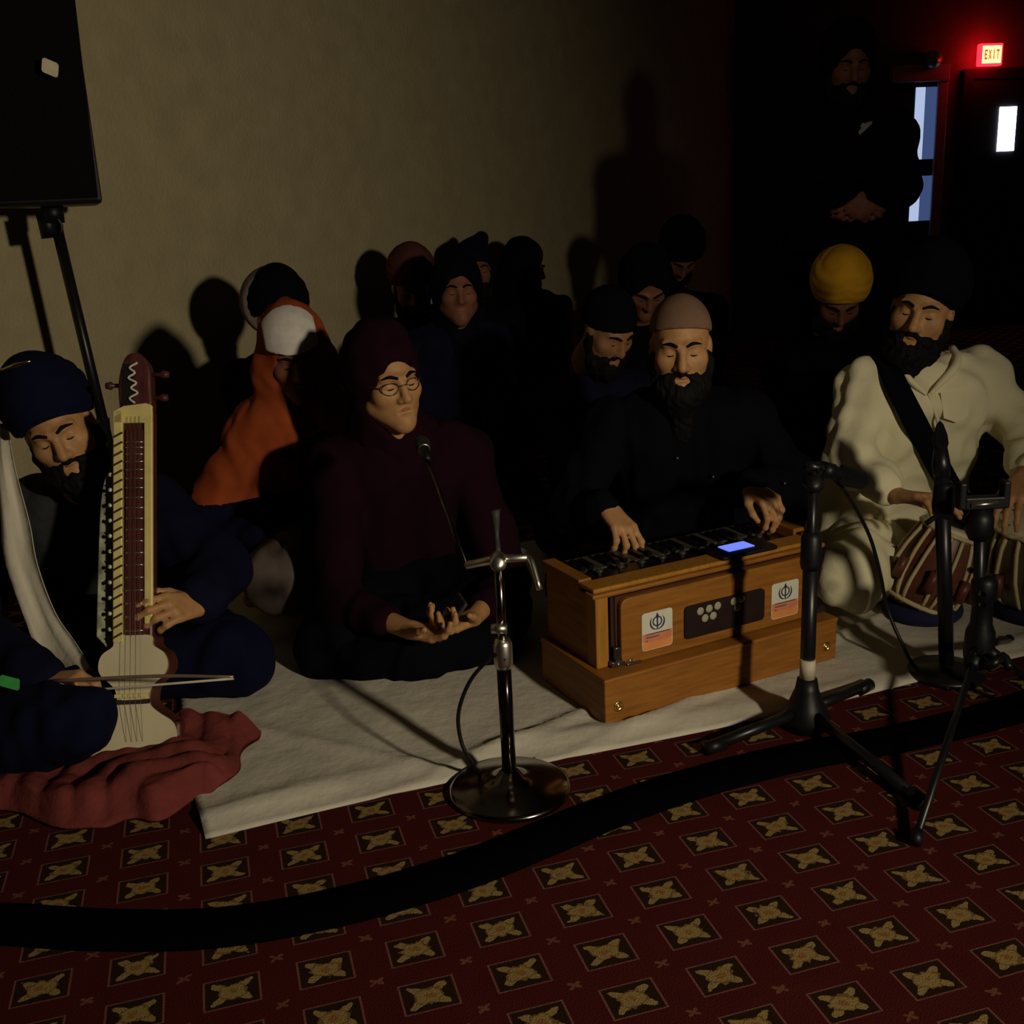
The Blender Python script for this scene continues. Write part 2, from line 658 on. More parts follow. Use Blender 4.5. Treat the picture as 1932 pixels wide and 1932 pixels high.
def person(label, eye, fwd, roll, J, top, legs, skin=None, gear='dastar', gear_mat=None, beard=True, vox=.0045, hands=None, mouth=0.0, seed=1, sleeve=1.0, brows=True,
           rk=1.0, legvox=.011, fold=.006, stand=False, group=None, hs=1.0):
    skin = skin or SKIN
    R = head_frame(fwd, roll)
    eye = np.asarray(eye, float)
    c = eye - R @ (A3(0, .082, .003) * hs)
    J = dict(J)
    J['neck'] = c + R @ A3(0, -.033, -.155)
    base = A3(J['pel'][0], J['pel'][1], 0)
    T = Thing('person', base, label, 'person', group)
    hands = hands or {}
    # ---- body: one continuous surface
    pts = [c + R @ A3(0, 0, .12), c - R @ A3(0, 0, .12), c + R @ A3(.08, .11, 0), c - R @ A3(.08, .11, 0)]
    keys = ['pel', 'chest', 'sha', 'shb', 'ela', 'elb', 'wra', 'wrb', 'kna', 'knb', 'ana', 'anb']
    pts += [J[k] for k in keys]
    for n in 'ab':
        if n in hands:
            pts.append(J['wr' + n] + unit(hands[n][0]) * .2)
    lo_, hi_ = bounds(pts, .13)
    lo_[2] = max(lo_[2], 0.0)
    B = Field(lo_, hi_, vox)
    P = head_prims(B, c, R, hs, mouth)
    B.cone(J['neck'], J['chest'] + A3(0, 0, .0), .055, .075, .03)
    S = unit(J['shb'] - J['sha'])
    for q in (-1, 1):
        B.cone(J['pel'] + S * q * .06, J['chest'] + S * q * .07 - A3(0, 0, .04), .09, .085, .04)
    for n in 'ab':
        B.cone(J['chest'], J['sh' + n], .06, .05, .03)
        B.cone(J['sh' + n], J['el' + n], .046, .036, .02)
        B.cone(J['el' + n], J['wr' + n], .036, .0235, .015)
        B.cone(J['pel'], J['kn' + n], .085, .05, .03)
        B.cone(J['kn' + n], J['an' + n], .048, .033, .02)
        fd = unit(J['an' + n] - J['kn' + n]) if not stand else J['F']
        B.cone(J['an' + n], J['an' + n] + fd * .10 + A3(0, 0, -.02 if not stand else -.03), .034, .024, .02)
        if n in hands:
            h = hands[n]
            hand_prims(B, J['wr' + n], h[0], h[1], h[2], **(h[3] if len(h) > 3 else {}))
        else:
            hand_prims(B, J['wr' + n], unit(J['wr' + n] - J['el' + n]), A3(0, 0, -1), n == 'a')
    T.part('body', B.mesh(), skin)
    # ---- clothes
    lo_, hi_ = bounds([J[k] for k in ('pel', 'chest', 'sha', 'shb', 'ela', 'elb', 'wra', 'wrb', 'neck')], .2)
    lo_[2] = max(lo_[2], 0.0)
    C = Field(lo_, hi_, max(legvox * .9, .0085))
    for q in (-1, 1):
        C.cone(J['pel'] + S * q * .075, J['chest'] + S * q * .075 - A3(0, 0, .03), .145 * rk, .115 * rk, .05)
    C.cone(J['chest'], J['neck'] * .35 + J['chest'] * .65, .085, .066, .03)
    for n in 'ab':
        C.cone(J['chest'], J['sh' + n], .085 * rk, .078 * rk, .04)
        C.cone(J['sh' + n], J['el' + n], .074 * rk, .06 * rk, .03)
        w = J['el' + n] + (J['wr' + n] - J['el' + n]) * .93 * sleeve
        C.cone(J['el' + n], w, .060 * rk, .046 * rk, .03)
    T.part('tunic', wrinkle(C.mesh(), fold, .13, seed), top)
    lo_, hi_ = bounds([J[k] for k in ('pel', 'kna', 'knb', 'ana', 'anb')], .17)
    lo_[2] = max(lo_[2], 0.002)
    D = Field(lo_, hi_, legvox)
    for n in 'ab':
        D.cone(J['pel'], J['kn' + n], .135, .093, .05)
        D.cone(J['kn' + n], J['kn' + n] * .12 + J['an' + n] * .88, .088, .055, .04)
    V, Q = wrinkle(D.mesh(), fold * 1.2, .15, seed + 5)
    V[:, 2] = np.maximum(V[:, 2], .006)
    T.part('trousers', (V, Q), legs)
    # ---- face parts
    if brows:
        E_ = []
        for q in (-1, 1):
            E_.append(tube([P(q * .012, .0935, .0235), P(q * .03, .087, .0305), P(q * .049, .0715, .0245)], [.0036, .0045, .0022], 8, 3))
            E_.append(tube([P(q * .0165, .0785, -.001), P(q * .031, .0815, -.0045), P(q * .0455, .073, -.001)], [.0012, .0019, .0012], 6, 3))
        T.part('eyebrows', join(*E_), HAIR)
    if brows:
        T.part('lips', join(tube([P(-.019, .0835, -.0625), P(0, .0895, -.0605), P(.019, .0835, -.0625)], [.002, .0048, .002], 8, 3),
                            tube([P(-.017, .0825, -.0735 - mouth), P(0, .0885, -.0745 - mouth), P(.017, .0825, -.0735 - mouth)], [.002, .0055, .002], 8, 3)), LIP)
    g = gear_mat or BLACK
    if beard:
        long = beard if beard is not True else 1.0
        bp = [P(.1, .1, -.02), P(-.1, -.06, -.02), P(0, .1, -.16 - .1 * long), P(.08, 0, -.2)]
        lo_, hi_ = bounds(bp, .05)
        K = Field(lo_, hi_, .005)
        for q in (-1, 1):
            K.cone(P(q * .069, -.002, .005), P(q * .062, .01, -.05), .012, .02, .02)
            K.cone(P(q * .062, .01, -.05), P(q * .04, .045, -.10), .02, .03, .025)
            K.cone(P(q * .04, .045, -.10), P(0, .068, -.118), .03, .03, .03)
            K.cone(P(q * .004, .090, -.0505), P(q * .036, .074, -.068), .0085, .010, .01)
            K.cone(P(q * .036, .074, -.068), P(q * .044, .05, -.095), .012, .022, .02)
        K.cone(P(0, .06, -.115), P(0, .052, -.135 - .075 * long), .042, .030, .03)
        K.cone(P(-.018, .079, -.094), P(.018, .079, -.094), .0165, .0165, .012)
        K.ell(P(0, .098, -.068), R, A3(.020, .03, .0125), .003, 'sub')
        T.part('beard', wrinkle(K.mesh(), .003, .03, seed), HAIR)
    # ---- headgear
    bp = [P(.14, .15, .2), P(-.14, -.17, -.1), P(.14, -.17, .2), P(-.14, .15, -.1), P(0, .15, .2), P(0, -.2, -.25)]
    if gear in ('dastar', 'patka', 'cap', 'peak'):
        lo_, hi_ = bounds(bp, .02)
        G = Field(lo_, hi_, .0065)
        if gear == 'dastar':
            def wrap(x, y, z):
                s_ = z + .55 * np.abs(x) * (y > -.03) + .1 * y
                return .0045 * np.abs(np.sin(s_ * math.pi / .030))
            def cut(x, y, z):
                return (-.024 + (y - .1) * .34 + .012 * np.cos(x * 26)) - z
            G.ell(P(0, -.022, .072), R, A3(.106, .122, .108) * hs, 0, cut=cut, wrap=wrap)
            G.ell(P(0, .0, .115), R, A3(.07, .085, .085) * hs, .03)
        elif gear == 'patka':
            def cut(x, y, z):
                return (.034 + (y - .1) * .38) - z
            G.ell(P(0, -.018, .036), R, A3(.083, .103, .098) * hs, 0, cut=cut)
        elif gear == 'cap':
            def cut(x, y, z):
                return (.006 + (y - .1) * .3) - z
            G.ell(P(0, -.018, .04), R, A3(.088, .108, .105) * hs, 0, cut=cut)
        elif gear == 'peak':
            def cut(x, y, z):
                return (.006 + (y - .1) * .3) - z
            G.ell(P(0, -.018, .045), R, A3(.09, .108, .10) * hs, 0, cut=cut)
            G.cone(P(0, -.03, .08), P(-.05, -.03, .15), .075, .035, .04)
        T.part('turban' if gear in ('dastar', 'patka') else 'cap', G.mesh(), g)
    elif gear in ('hood', 'scarf'):
        nk = J['chest']
        lo_, hi_ = bounds(bp + [nk, J['sha'], J['shb']], .12)
        G = Field(lo_, hi_, .008)
        G.ell(P(0, -.03, .035), R, A3(.099, .115, .125) * hs, .02)
        G.cone(P(0, -.055, -.02), P(0, -.06, -.14), .088, .082, .05)
        G.cone(P(0, -.06, -.13), nk + A3(0, .02, .02), .085, .12, .05)
        if gear == 'scarf':
            for n in 'ab':
                e = J['sh' + n] * .7 + J['chest'] * .3
                G.cone(P((-1 if n == 'a' else 1) * .06, -.03, -.06), e, .075, .105, .05)
                G.cone(e, J['el' + n] * .75 + e * .25 + J['F'] * .04, .105, .10 if n == 'a' else .06, .05)
            G.cone(J['sha'] * .5 + J['chest'] * .5, J['chest'] * .4 + J['pel'] * .6 + J['F'] * .08 - J['S'] * .1, .12, .10, .05)
        else:
            for n in 'ab':
                G.cone(nk, J['sh' + n], .09, .06, .05)
        G.ell(P(0, .115, -.028), R, A3(.064, .115, .1) * hs, .012, 'sub')
        G.cone(P(0, .05, -.09), P(0, .10, -.17), .045, .05, .01, 'sub')
        T.part('hood' if gear == 'hood' else 'head_scarf', wrinkle(G.mesh(), .0045, .09, seed + 3), g)
    return T, P, c, R, J

# ================================================================== the setting
# ---- carpet: woven lattice of framed flowers
def carpet_material():
    m = bpy.data.materials.new('patterned_carpet')
    m.use_nodes = True
    nt = m.node_tree
    N, Lk = nt.nodes, nt.links

    def val(x):
        return x

    def M(op, a, b=None, c=None):
        n = N.new('ShaderNodeMath')
        n.operation = op
        for i, q in enumerate((a, b, c)):
            if q is None:
                continue
            if isinstance(q, (int, float)):
                n.inputs[i].default_value = q
            else:
                Lk.new(q, n.inputs[i])
        return n.outputs[0]

    geo = N.new('ShaderNodeNewGeometry')
    sx = N.new('ShaderNodeSeparateXYZ')
    Lk.new(geo.outputs['Position'], sx.inputs[0])
    yaw, S, asp, ox, oy = .2751, .1264 * 1.15, .7678, .1711 * 1.15, 1.4794 * 1.15
    c, s = math.cos(yaw), math.sin(yaw)
    X = M('SUBTRACT', sx.outputs[0], ox)
    Y = M('SUBTRACT', sx.outputs[1], oy)
    u = M('DIVIDE', M('ADD', M('MULTIPLY', X, c), M('MULTIPLY', Y, s)), S)
    v = M('DIVIDE', M('SUBTRACT', M('MULTIPLY', X, s), M('MULTIPLY', Y, c)), S * asp)
    # small weave irregularity
    nz = N.new('ShaderNodeTexNoise')
    nz.inputs['Scale'].default_value = 70
    Lk.new(geo.outputs['Position'], nz.inputs['Vector'])
    jit = M('MULTIPLY', M('SUBTRACT', nz.outputs['Fac'], .5), .19)

    def cell(off):
        a = M('SUBTRACT', M('FRACT', M('ADD', u, .5 + off)), .5)
        b = M('SUBTRACT', M('FRACT', M('ADD', v, .5 + off)), .5)
        return a, b

    fu, fv = cell(0)
    r = M('ADD', M('SQRT', M('ADD', M('MULTIPLY', fu, fu), M('MULTIPLY', fv, fv))), jit)
    th = M('ARCTAN2', fv, fu)
    c4 = M('COSINE', M('MULTIPLY', th, 4))
    c8 = M('COSINE', M('MULTIPLY', th, 8))
    mx = M('MAXIMUM', M('ABSOLUTE', fu), M('ABSOLUTE', fv))
    inside = M('LESS_THAN', mx, .275)
    frame = M('MULTIPLY', M('LESS_THAN', mx, .305), M('GREATER_THAN', mx, .283))
    flower = M('LESS_THAN', r, M('ADD', M('SUBTRACT', .185, M('MULTIPLY', c4, .075)), M('MULTIPLY', c8, .03)))
    gap = M('MULTIPLY', M('GREATER_THAN', r, .135), M('LESS_THAN', r, .16))
    eye = M('LESS_THAN', r, .055)
    gu, gv = cell(.5)
    r2 = M('ADD', M('SQRT', M('ADD', M('MULTIPLY', gu, gu), M('MULTIPLY', gv, gv))), M('MULTIPLY', jit, .6))
    t2 = M('ARCTAN2', gv, gu)
    star = M('LESS_THAN', r2, M('SUBTRACT', .062, M('MULTIPLY', M('COSINE', M('MULTIPLY', t2, 4)), .03)))

    n2 = N.new('ShaderNodeTexNoise')
    n2.inputs['Scale'].default_value = 14
    n2.inputs['Detail'].default_value = 6
    Lk.new(geo.outputs['Position'], n2.inputs['Vector'])

    def mix(f, a, b):
        n = N.new('ShaderNodeMix')
        n.data_type = 'RGBA'
        if isinstance(f, (int, float)):
            n.inputs[0].default_value = f
        else:
            Lk.new(f, n.inputs[0])
        for i, q in ((6, a), (7, b)):
            if isinstance(q, tuple):
                n.inputs[i].default_value = (*q, 1)
            else:
                Lk.new(q, n.inputs[i])
        return n.outputs[2]

    ground = mix(n2.outputs['Fac'], (.060, .0065, .009), (.085, .013, .010))
    col = mix(star, ground, (.19, .07, .045))
    col = mix(frame, col, (.20, .09, .075))
    col = mix(inside, col, (.022, .012, .006))
    flc = mix(n2.outputs['Fac'], (.31, .20, .08), (.37, .27, .085))
    col = mix(M('MULTIPLY', flower, inside), col, flc)
    col = mix(M('MULTIPLY', gap, inside), col, (.20, .12, .04))
    col = mix(eye, col, (.30, .14, .045))
    # worn, uneven pile
    n3 = N.new('ShaderNodeTexNoise')
    n3.inputs['Scale'].default_value = 350
    Lk.new(geo.outputs['Position'], n3.inputs['Vector'])
    col = mix(M('MULTIPLY', n3.outputs['Fac'], .45), col, (.03, .008, .006))
    b = N['Principled BSDF']
    Lk.new(col, b.inputs['Base Color'])
    b.inputs['Roughness'].default_value = 1.0
    b.inputs['Specular IOR Level'].default_value = .05
    bp = N.new('ShaderNodeBump')
    bp.inputs['Strength'].default_value = .6
    bp.inputs['Distance'].default_value = .004
    Lk.new(n3.outputs['Fac'], bp.inputs['Height'])
    Lk.new(bp.outputs[0], b.inputs['Normal'])
    return m


def slab(name, poly, z0, z1, m):
    V, Fc = prism(poly, A3(0, 0, z0), A3(1, 0, 0), A3(0, 1, 0), z1 - z0)
    return tag(mesh_obj(name, V, Fc, m, smooth=False), kind='structure')


W0 = A3(-1.65, 3.8, 0)
WU = A3(math.cos(math.radians(56)), math.sin(math.radians(56)), 0)      # along the long beige wall
WN = A3(WU[1], -WU[0], 0)                                               # into the room
CORNER = W0 + WU * 6.45
FU = A3(math.cos(math.radians(8)), math.sin(math.radians(8)), 0)        # along the far wall
FN = A3(FU[1], -FU[0], 0)
CEIL = 2.85

floor_poly = [(-6, -3), (12, -3), tuple((CORNER + FU * 9)[:2]), tuple(CORNER[:2]), tuple((W0 - WU * 5)[:2])]
slab('floor', floor_poly, -.12, 0, carpet_material())
slab('ceiling', floor_poly, CEIL, CEIL + .1, mat('ceiling_paint', (.25, .24, .23), .95, bump=.3, nscale=60))
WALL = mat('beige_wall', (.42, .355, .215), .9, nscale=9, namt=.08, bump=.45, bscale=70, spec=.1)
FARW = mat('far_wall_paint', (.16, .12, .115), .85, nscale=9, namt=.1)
V, Fc = obox(W0 + WU * 1.05 - WN * .06 + A3(0, 0, CEIL / 2), (WU, WN, A3(0, 0, 1)), (6.0, .06, CEIL / 2))
tag(mesh_obj('wall_left', V, Fc, WALL, smooth=False), kind='structure')
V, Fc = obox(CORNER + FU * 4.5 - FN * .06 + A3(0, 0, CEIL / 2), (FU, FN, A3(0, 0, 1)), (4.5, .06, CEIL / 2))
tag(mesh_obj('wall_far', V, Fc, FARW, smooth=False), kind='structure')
BASEB = mat('baseboard_vinyl', (.02, .016, .014), .5)
V, Fc = obox(W0 + WU * 1.05 + WN * .006 + A3(0, 0, .05), (WU, WN, A3(0, 0, 1)), (5.9, .006, .05))
tag(mesh_obj('baseboard_left', V, Fc, BASEB, smooth=False), kind='structure')


# ---- doors on the far wall
def farpt(px, py):
    """point of the far wall seen at this place"""
    d = ray(px, py)
    t = ((CORNER - A3(0, 0, H)) @ FN) / (d @ FN)
    return A3(0, 0, H) + d * t


def fcoord(px, py):
    p = farpt(px, py) - CORNER
    return p @ FU, p[2]


def fbox(T, name, u0, u1, z0, z1, d0, d1, m, parent=None, bevel=0):
    c = CORNER + FU * (u0 + u1) / 2 + FN * (d0 + d1) / 2 + A3(0, 0, (z0 + z1) / 2)
    return T.part(name, obox(c, (FU, FN, A3(0, 0, 1)), ((u1 - u0) / 2, (d1 - d0) / 2, (z1 - z0) / 2)), m, parent, smooth=False, bevel=bevel)


FRAME = mat('door_frame_paint', (.72, .5, .45), .5)
DOOR = mat('door_dark', (.025, .022, .03), .5)
LIT_W = mat('corridor_light', (.1, .1, .1), .5, emit=(.55, .68, 1.0), estr=.75)
LIT_B = mat('corridor_dim', (.05, .05, .06), .5, emit=(.10, .17, .42), estr=.42)
LIT_X = mat('bright_lite', (.1, .1, .1), .5, emit=(.86, .92, 1.0), estr=6.0)


def struct_thing(name, base):
    T = Thing(name, base, None, None)
    T.o['kind'] = 'structure'
    return T


ul, zt = fcoord(1678, 124)
ur, _ = fcoord(1784, 140)
zt = 2.16
D1 = struct_thing('door_1', CORNER + FU * (ul + ur) / 2)
fbox(D1, 'header', ul, ur, zt - .13, zt, 0, .07, FRAME, bevel=.006)
fbox(D1, 'jamb', ur - .09, ur, 0, zt - .13, 0, .06, FRAME, bevel=.006)
fbox(D1, 'jamb', ul - .62, ul - .53, 0, zt, 0, .06, FRAME, bevel=.006)
u1, z1 = fcoord(1724, 166)
u2, z2 = fcoord(1758, 300)
_, z3 = fcoord(1740, 332)
_, z4 = fcoord(1740, 416)
um, _ = fcoord(1738, 250)
leaf = fbox(D1, 'door_leaf', ul - .53, ur - .09, 0, zt - .13, .0, .035, DOOR)
for za, zb in ((z2, z1), (z4, z3)):
    fbox(D1, 'pane', u1, um - .004, za, zb, .03, .042, LIT_W, leaf)
    fbox(D1, 'pane', um + .004, u2, za, zb, .03, .042, LIT_B, leaf)
D1.part('door_closer', lathe(CORNER + FU * (um + .02) + FN * .08 + A3(0, 0, zt + .035), FN, [(.0, -.06), (.07, -.06), (.075, .0), (.055, .05), (0, .07)], 20), mat('grey_metal', (.35, .37, .4), .35, .6), label='small rounded grey closer above the door frame')

u5, z5 = fcoord(1881, 203)
u6, z6 = fcoord(1906, 285)
D2 = struct_thing('door_2', CORNER + FU * (u5 + u6) / 2)
lf = fbox(D2, 'door_leaf', u5 - .25, u6 + .65, 0, 2.04, 0, .04, DOOR)
fbox(D2, 'pane', u5, u6, z6, z5, .035, .05, LIT_X, lf)
fbox(D2, 'header', u5 - .34, u6 + .75, 2.04, 2.12, 0, .05, DOOR)
fbox(D2, 'jamb', u5 - .34, u5 - .25, 0, 2.04, 0, .05, DOOR)

# ---- exit sign
uE, zE = fcoord(1850, 108)
ES = Thing('exit_sign', CORNER + FU * uE + A3(0, 0, zE - .1), 'small glowing red EXIT sign high on the dark far wall', 'sign')
RED = mat('sign_red', (.5, .02, .02), .5, emit=(1.0, .006, .012), estr=9)
FACE = mat('sign_face', (.5, .3, .1), .5, emit=(1.0, .50, .10), estr=5.5)
LET = mat('sign_letters', (.4, .02, .01), .5, emit=(1.0, .06, .01), estr=1.2)
fbox(ES, 'housing', uE - .100, uE + .100, zE - .085, zE + .085, .10, .16, RED, bevel=.01)
fbox(ES, 'bracket', uE - .03, uE + .03, zE - .03, zE + .03, 0, .10, BPLASTIC)
fbox(ES, 'face', uE - .082, uE + .082, zE - .066, zE + .066, .155, .164, FACE)
LT = dict(E=[(0, 0, .3, 1), (0, 0, 1, .2), (0, .4, .8, .6), (0, .8, 1, 1)], I=[(.33, 0, .67, 1)], T=[(0, .8, 1, 1), (.35, 0, .65, 1)])
for i, ch in enumerate('EXIT'):
    x0 = uE - .066 + i * .0345
    bits = []
    if ch == 'X':
        for p in ([(0, 0), (.3, 0), (1, 1), (.7, 1)], [(.7, 0), (1, 0), (.3, 1), (0, 1)]):
            bits.append(prism([(q[0] * .027, q[1] * .075) for q in p][::-1], CORNER + FU * x0 + FN * .1645 + A3(0, 0, zE - .0375), FU, A3(0, 0, 1), .0025))
    else:
        for a, b, c_, d_ in LT[ch]:
            bits.append(prism([(a * .027, b * .075), (c_ * .027, b * .075), (c_ * .027, d_ * .075), (a * .027, d_ * .075)], CORNER + FU * x0 + FN * .1645 + A3(0, 0, zE - .0375), FU, A3(0, 0, 1), .0025))
    ES.part('letter', join(*bits), LET, smooth=False)


# ================================================================== floor cloths
def value_noise(seed):
    rs = np.random.RandomState(seed)
    ks = [(rs.randn(2) * f, rs.rand() * 6, 1 / f ** .7) for f in (3, 5, 8, 12, 18, 26) for _ in range(3)]

    def fn(x, y):
        h = 0
        for k, p, a in ks:
            h = h + a * np.sin(x * k[0] + y * k[1] + p + 1.3 * np.sin(x * k[1] * .6 - y * k[0] * .6 + p * 2))
        return h / 3
    return fn


def cloth(fn_uv, nu, nv, hfn, th=.004):
    """closed cloth sheet: top from hfn, underside at the floor"""
    V = []
    for side in (0, 1):
        for j in range(nv + 1):
            for i in range(nu + 1):
                p = fn_uv(i / nu, j / nv)
                h = hfn(p[0], p[1], i / nu, j / nv)
                V.append((p[0], p[1], h if side == 0 else max(.0015, h - th)))
    m = nu + 1
    off = m * (nv + 1)
    Fc = []
    for j in range(nv):
        for i in range(nu):
            a = j * m + i
            Fc.append((a, a + 1, a + 1 + m, a + m))
            Fc.append((off + a + m, off + a + 1 + m, off + a + 1, off + a))
    for i in range(nu):
        for j in (0, nv):
            a = j * m + i
            Fc.append((a, off + a, off + a + 1, a + 1))
    for j in range(nv):
        for i in (0, nu):
            a = j * m + i
            Fc.append((a, a + m, off + a + m, off + a))
    return np.array(V), Fc


SHEET = mat('white_sheet', (.60, .56, .47), .95, nscale=5, namt=.06, bump=.35, bscale=28, spec=.05)
sL, sR = flo(388, 1585), flo(1722, 1290)
SU = unit(sR - sL)
SV = A3(-SU[1], SU[0], 0)
nz = value_noise(3)
slen = np.linalg.norm(sR - sL) + .75


def sheet_uv(a, b):
    L = slen + .0 * b
    p = sL + SU * (a * L) + SV * (b * 1.5)
    p = p + SU * (-.02 * math.sin(b * 5)) + SV * (.012 * math.sin(a * 9) * (1 - b))
    return p


def sheet_h(x, y, a, b):
    h = .010 + .0065 * nz(x * 1.4, y * 1.4)
    d1 = (y - sL[1]) - .75 * (x + .45)
    h += .014 * math.exp(-(d1 / .022) ** 2) + .012 * math.exp(-((d1 + .16) / .018) ** 2) + .010 * math.exp(-((y - 2.1 + .5 * (x + .3)) / .02) ** 2) * (x < .1)
    h += .012 * math.exp(-((b - .045 - .02 * math.sin(a * 7)) / .02) ** 2) * (.4 + .6 * math.sin(a * 11 + 1) ** 2)
    return max(.004, h * min(1, .35 + b * 14))


single('floor_sheet', cloth(sheet_uv, 150, 80, sheet_h), SHEET, 'white cotton sheet spread on the carpet under the musicians', 'sheet')
REDC = mat('red_cloth', (.165, .036, .032), .9, nscale=20, namt=.15, bump=.3, bscale=60, spec=.08)
nr = value_noise(11)
rc = [(-.02, .0)]


def red_uv(a, b):
    # front edge from the left frame side to the sheet corner, back edge along the knee and the instrument
    f0, f1, f2 = flo(-60, 1535), flo(240, 1555), flo(420, 1490)
    g0, g1, g2 = flo(-60, 1440), flo(250, 1395), flo(492, 1392)
    fr = (1 - a) ** 2 * f0 + 2 * a * (1 - a) * (2 * f1 - (f0 + f2) / 2) + a * a * f2
    bk = (1 - a) ** 2 * g0 + 2 * a * (1 - a) * (2 * g1 - (g0 + g2) / 2) + a * a * g2
    p = fr * (1 - b) + bk * b
    p = p + A3(.012 * math.sin(b * 9 + a * 5), .022 * math.sin(a * 17) * (1 - b) + .03 * math.exp(-((a - .42) / .07) ** 2) * -(1 - b), 0)
    return p


def red_h(x, y, a, b):
    h = .03 + .03 * nr(x * 2.6, y * 2.6) + .018 * abs(math.sin(9 * x + 14 * y + 2 * math.sin(11 * x))) + .014 * abs(math.sin(31 * x - 22 * y + 2 * math.sin(17 * y + 9 * x)))
    e = min(1, 6 * b + .12) * min(1, 9 * (1 - a) + .15)
    return max(.006, h * e) + .004


single('crumpled_cloth', cloth(red_uv, 90, 45, red_h, .006), REDC, 'crumpled brick-red cloth lying on the carpet at the left', 'cloth')

# ---- flat, slightly domed black band snaking over the carpet
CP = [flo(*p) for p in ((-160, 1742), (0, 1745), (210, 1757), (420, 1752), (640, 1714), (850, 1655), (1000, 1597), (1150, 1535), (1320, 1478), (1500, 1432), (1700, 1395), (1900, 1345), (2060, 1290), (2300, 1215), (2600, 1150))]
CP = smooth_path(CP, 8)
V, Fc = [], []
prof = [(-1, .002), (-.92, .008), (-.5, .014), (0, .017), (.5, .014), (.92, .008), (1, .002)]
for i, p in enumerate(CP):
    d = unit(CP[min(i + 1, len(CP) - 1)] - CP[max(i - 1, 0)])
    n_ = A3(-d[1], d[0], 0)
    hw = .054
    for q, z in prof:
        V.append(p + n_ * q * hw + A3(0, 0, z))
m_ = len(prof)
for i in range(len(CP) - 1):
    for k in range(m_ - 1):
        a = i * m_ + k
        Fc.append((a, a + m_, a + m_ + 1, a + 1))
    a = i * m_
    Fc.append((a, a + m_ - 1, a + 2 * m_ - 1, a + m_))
single('carpet_band', (np.array(V), Fc), mat('band_black', (.0018, .0018, .003), 1.0, spec=.0), 'long flat black band curving across the patterned carpet', 'cable cover')

# ================================================================== loudspeaker on its stand
spk = at(88, 190, 3.45)
sp_yaw = math.radians(14)
su = A3(math.cos(sp_yaw), math.sin(sp_yaw), 0)
sv = A3(-math.sin(sp_yaw), math.cos(sp_yaw), 0)
sz = unit(A3(.03, 0, 1))
sw, sh = .165, .298
zc = at(180, 385, 3.45)[2] + sh
sc = A3(spk[0] - .045, 3.5, zc)
SP = Thing('loudspeaker', sc - A3(0, 0, sh), 'large black loudspeaker cabinet with pale badge on pole by the beige wall', 'loudspeaker')
trap = [(-sw, -.13), (sw, -.13), (sw * .75, .17), (-sw * .75, .17)]
SP.part('cabinet', prism(trap, sc - sz * sh, su, sv, 2 * sh), BPLASTIC, smooth=False, bevel=.012)
SP.part('grille', obox(sc - sv * .133, (su, sv, sz), (sw * .93, .006, sh * .94)), mat('speaker_grille', (.004, .004, .006), .7, bump=.8, nscale=300, spec=.15), smooth=False, bevel=.004)
bd = at(95, 128, 3.33)
SP.part('badge', prism([(q[0] * 1.0, q[1]) for q in rrect(-.023, .023, -.02, .02, .008)], bd - A3(0, .0, 0), unit(su - .45 * sz), unit(sz + .2 * su), .006), mat('badge_gold', (.8, .72, .5), .35, .3), label='small pale badge', smooth=False)
SP.part('pole_socket', lathe(sc - sz * (sh + .05), sz, [(.0, 0), (.032, 0), (.034, .06), (0, .06)], 20), BPLASTIC)
foot = A3(sc[0] + .00, 3.52, 0)
ST = Thing('speaker_stand', foot, 'black tripod pole stand holding up the loudspeaker', 'stand')
ptop = sc - sz * (sh + .03) + sv * .02
ST.part('pole', tube([foot + A3(0.06, 0, .3), ptop], .0175, 16), BMETAL)
ST.part('lower_tube', tube([foot + A3(.02, 0, .12), foot + A3(.04, 0, .55)], .022, 16), BMETAL)
kp = at(100, 430, 3.5)
ST.part('collar', tube([kp + A3(-.012, 0, -.03), kp + A3(-.018, 0, .05)], .028, 16), BPLASTIC)
ST.part('locking_pin', tube([kp + A3(.0, -.02, .025), kp + A3(.025, -.025, .03), kp + A3(.036, -.02, .008), kp + A3(.03, -.02, -.018)], .005, 8, 4), BMETAL)
for k in range(3):
    t = math.radians(95 + 120 * k)
    ST.part('leg', tube([foot + A3(.03, 0, .42), foot + A3(.03 + .4 * math.cos(t) * (.6 if k == 0 else 1), .4 * math.sin(t) * (.35 if k == 0 else 1), .012)], .011, 10), BMETAL)

# ================================================================== harmonium
WOOD = mat('honey_wood', (.27, .105, .015), .5, nscale=10, namt=.22, bump=.08, stretch=(1, 1, 9), spec=.3)
WOODL = mat('light_wood', (.36, .16, .022), .5, nscale=12, namt=.18, stretch=(9, 9, 1), spec=.3)
WOODD = mat('dark_wood', (.07, .022, .008), .45, nscale=14, namt=.3)
BELLOW = mat('bellows_paper', (.03, .012, .01), .8)
ha = flo(1143, 1378)
han = math.radians(26.4)
HU = A3(math.cos(han), math.sin(han), 0)
HV = A3(-HU[1], HU[0], 0)
HS = .94
HZ = A3(0, 0, 1)
HB = ha + A3(0, 0, .012)
HM = Thing('harmonium', HB + HU * .347 + HV * .14, 'honey-coloured wooden harmonium with two emblem stickers on the white sheet', 'harmonium')


def hbox(name, u0, u1, w0, w1, z0, z1, m, parent=None, bevel=.003, label=None):
    c = HB + HU * (u0 + u1) / 2 + HV * (w0 + w1) / 2 + HZ * (z0 + z1) / 2 * HS
    return HM.part(name, obox(c, (HU, HV, HZ), ((u1 - u0) / 2, (w1 - w0) / 2, (z1 - z0) / 2 * HS)), m, parent, smooth=False, bevel=bevel, label=label)


def hp(u, w, z):
    return HB + HU * u + HV * w + HZ * z * HS


